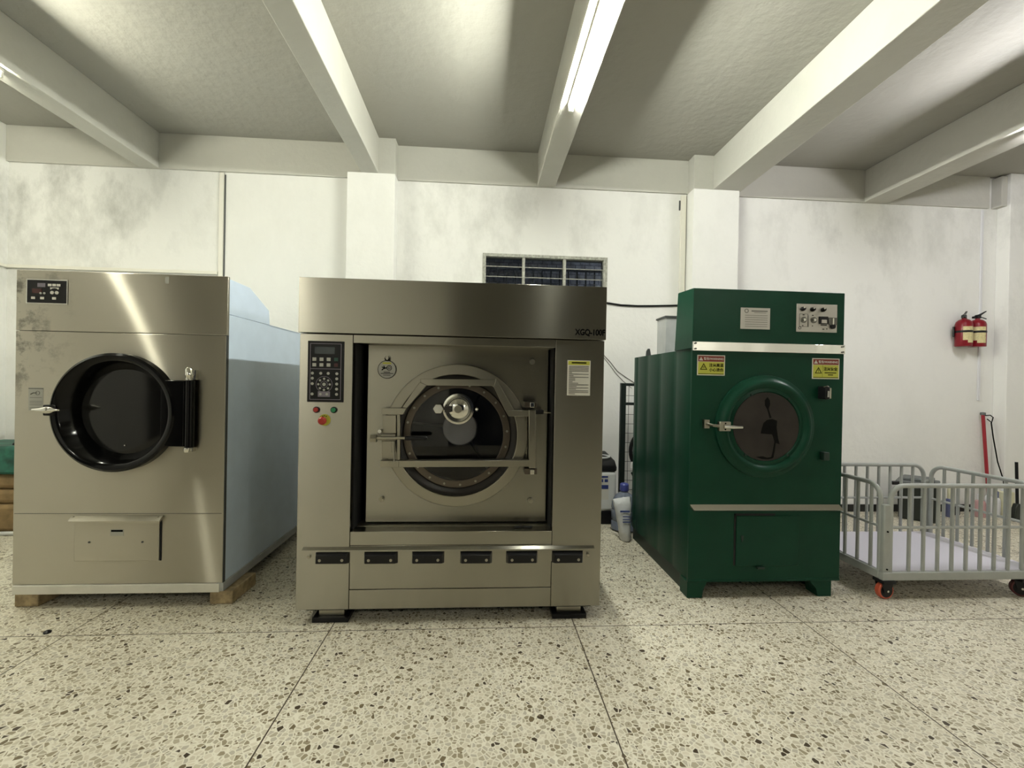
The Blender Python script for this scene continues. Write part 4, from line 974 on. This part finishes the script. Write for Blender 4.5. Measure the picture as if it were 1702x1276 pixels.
def bottle(name, x, y, r, h, body, capm, label, cat, capfrac=.25):
    t = thing(name, label, cat, (x, y, 0))
    hb = h*(1-capfrac)
    B().lathe([(0, 0), (r*.9, 0), (r, r*.15), (r, hb*.82), (r*.8, hb*.95), (r*.45, hb), (0, hb)], (x, y, 0), 'Z', 20).build('bottle_body', body, t)
    B().lathe([(0, hb-.002), (r*.5, hb-.002), (r*.5, h-.01), (r*.3, h), (0, h)], (x, y, 0), 'Z', 16).build('bottle_cap', capm, t)
bottle('bottle', 5.38, 4.75, .040, .34, 'bluebottle', 'cream', 'blue bottle with cream cap beside the dark waste bin', 'bottle', .38)
bottle('bottle', 5.76, 4.75, .050, .26, 'pink', 'milky', 'pinkish bottle in the row by the back wall', 'bottle')
bottle('bottle', 5.865, 4.75, .034, .33, 'milky', 'milky', 'slim milky white bottle below the red pole', 'bottle')
bottle('bottle', 5.955, 4.74, .034, .30, 'milky', 'bluebottle', 'milky white bottle with blue grey cap below the red pole', 'bottle')
CJ = thing('jerry_can', 'cream plastic jerry can nearest the right corner', 'canister', (6.06, 4.74, 0))
B().box(6.005, 6.115, 4.68, 4.79, 0, .30).build('can_body', 'cream', CJ, bev=.015)
B().lathe([(0, .30), (.022, .30), (.022, .335), (0, .335)], (6.04, 4.74, 0), 'Z', 16).build('can_cap', 'milky', CJ)
tag(B().box(5.50, 5.58, 4.80, 4.88, 0, .10).build('crate', 'black', bev=.006), 'small black box on the floor by the back wall', 'box')
RP = thing('mop_pole', 'red pole with black cord loop leaning in the right corner', 'pole', (6.02, 4.88, 0))
B().tube([(6.02, 4.86, 0.0), (5.985, 4.925, 1.175)], .017, 12).build('pole', 'redpole', RP)
B().lathe([(0, 1.165), (.024, 1.165), (.026, 1.175), (.024, 1.195), (0, 1.20)], (5.985, 4.925, 0), 'Z', 14).build('pole_tip', 'bingrey', RP)
B().tube([(5.995, 4.91, 1.16), (6.05, 4.90, 1.165), (6.075, 4.89, 1.14), (6.05, 4.885, 1.08), (6.01, 4.90, 1.12)], .006, 8).tube([(6.045, 4.885, 1.08), (6.045, 4.86, .90), (6.07, 4.83, .62), (6.12, 4.81, .42), (6.13, 4.81, .36)], .006, 8).build('cord', 'ink', RP)
BR = thing('broom', 'black broom with upright handle at the right photo edge', 'broom', (6.0, 4.57, 0))
B().tube([(6.00, 4.575, .16), (6.01, 4.60, .66)], .014, 12).build('handle', 'black', BR)
B().prism([(5.945, 4.55, .0), (6.045, 4.55, .0), (6.035, 4.55, .15), (6.02, 4.55, .20), (5.975, 4.55, .20), (5.955, 4.55, .15)], (0, .05, 0)).build('brush_head', 'bindark', BR, bev=.008)

# ================================================================== left edge
def lump(x0, x1, y0, y1, z0, z1, r=.03): return B().box(x0, x1, y0, y1, z0, z1)
tag(lump(-4.80, -3.95, 4.32, 4.80, 0, .255).build('sack', 'cartonb', bev=.04), 'lowest brown sack of the stack at the left photo edge', 'sack', 'stacked sacks by the left wall')
tag(lump(-4.82, -4.00, 4.33, 4.80, .256, .385).build('sack', 'cartonb', bev=.04), 'thin brown sack in the middle of the left stack', 'sack', 'stacked sacks by the left wall')
tag(lump(-4.80, -4.02, 4.34, 4.80, .386, .525).build('sack', 'cartonb', bev=.045), 'brown sack just below the green sack at left', 'sack', 'stacked sacks by the left wall')
tag(lump(-4.80, -3.95, 4.31, 4.80, .526, .785).build('sack', 'sackgreen', bev=.03), 'dark green woven sack on top of the left stack', 'sack', 'stacked sacks by the left wall')
tag(B().lathe([(0, .786), (.03, .786), (.028, .80), (.012, .812), (0, .83)], (-4.31, 4.42, 0), 'Z', 12).build('knob', 'black'), 'small black knob lying on the green sack', 'knob')
tag(B().tube([(-4.75, 4.21, .018), (-3.4, 4.30, .018)], .018, 12).build('floor_pipe', 'pipe'), 'pale grey pipe lying on the floor before the sacks', 'pipe')
tag(B().lathe([(0, 0), (.016, 0), (.020, .006), (.010, .014), (0, .016)], (-2.405, 2.645, 0), 'Z', 7).build('debris', 'black'), 'tiny black scrap lying on the floor before the steel dryer', 'debris')
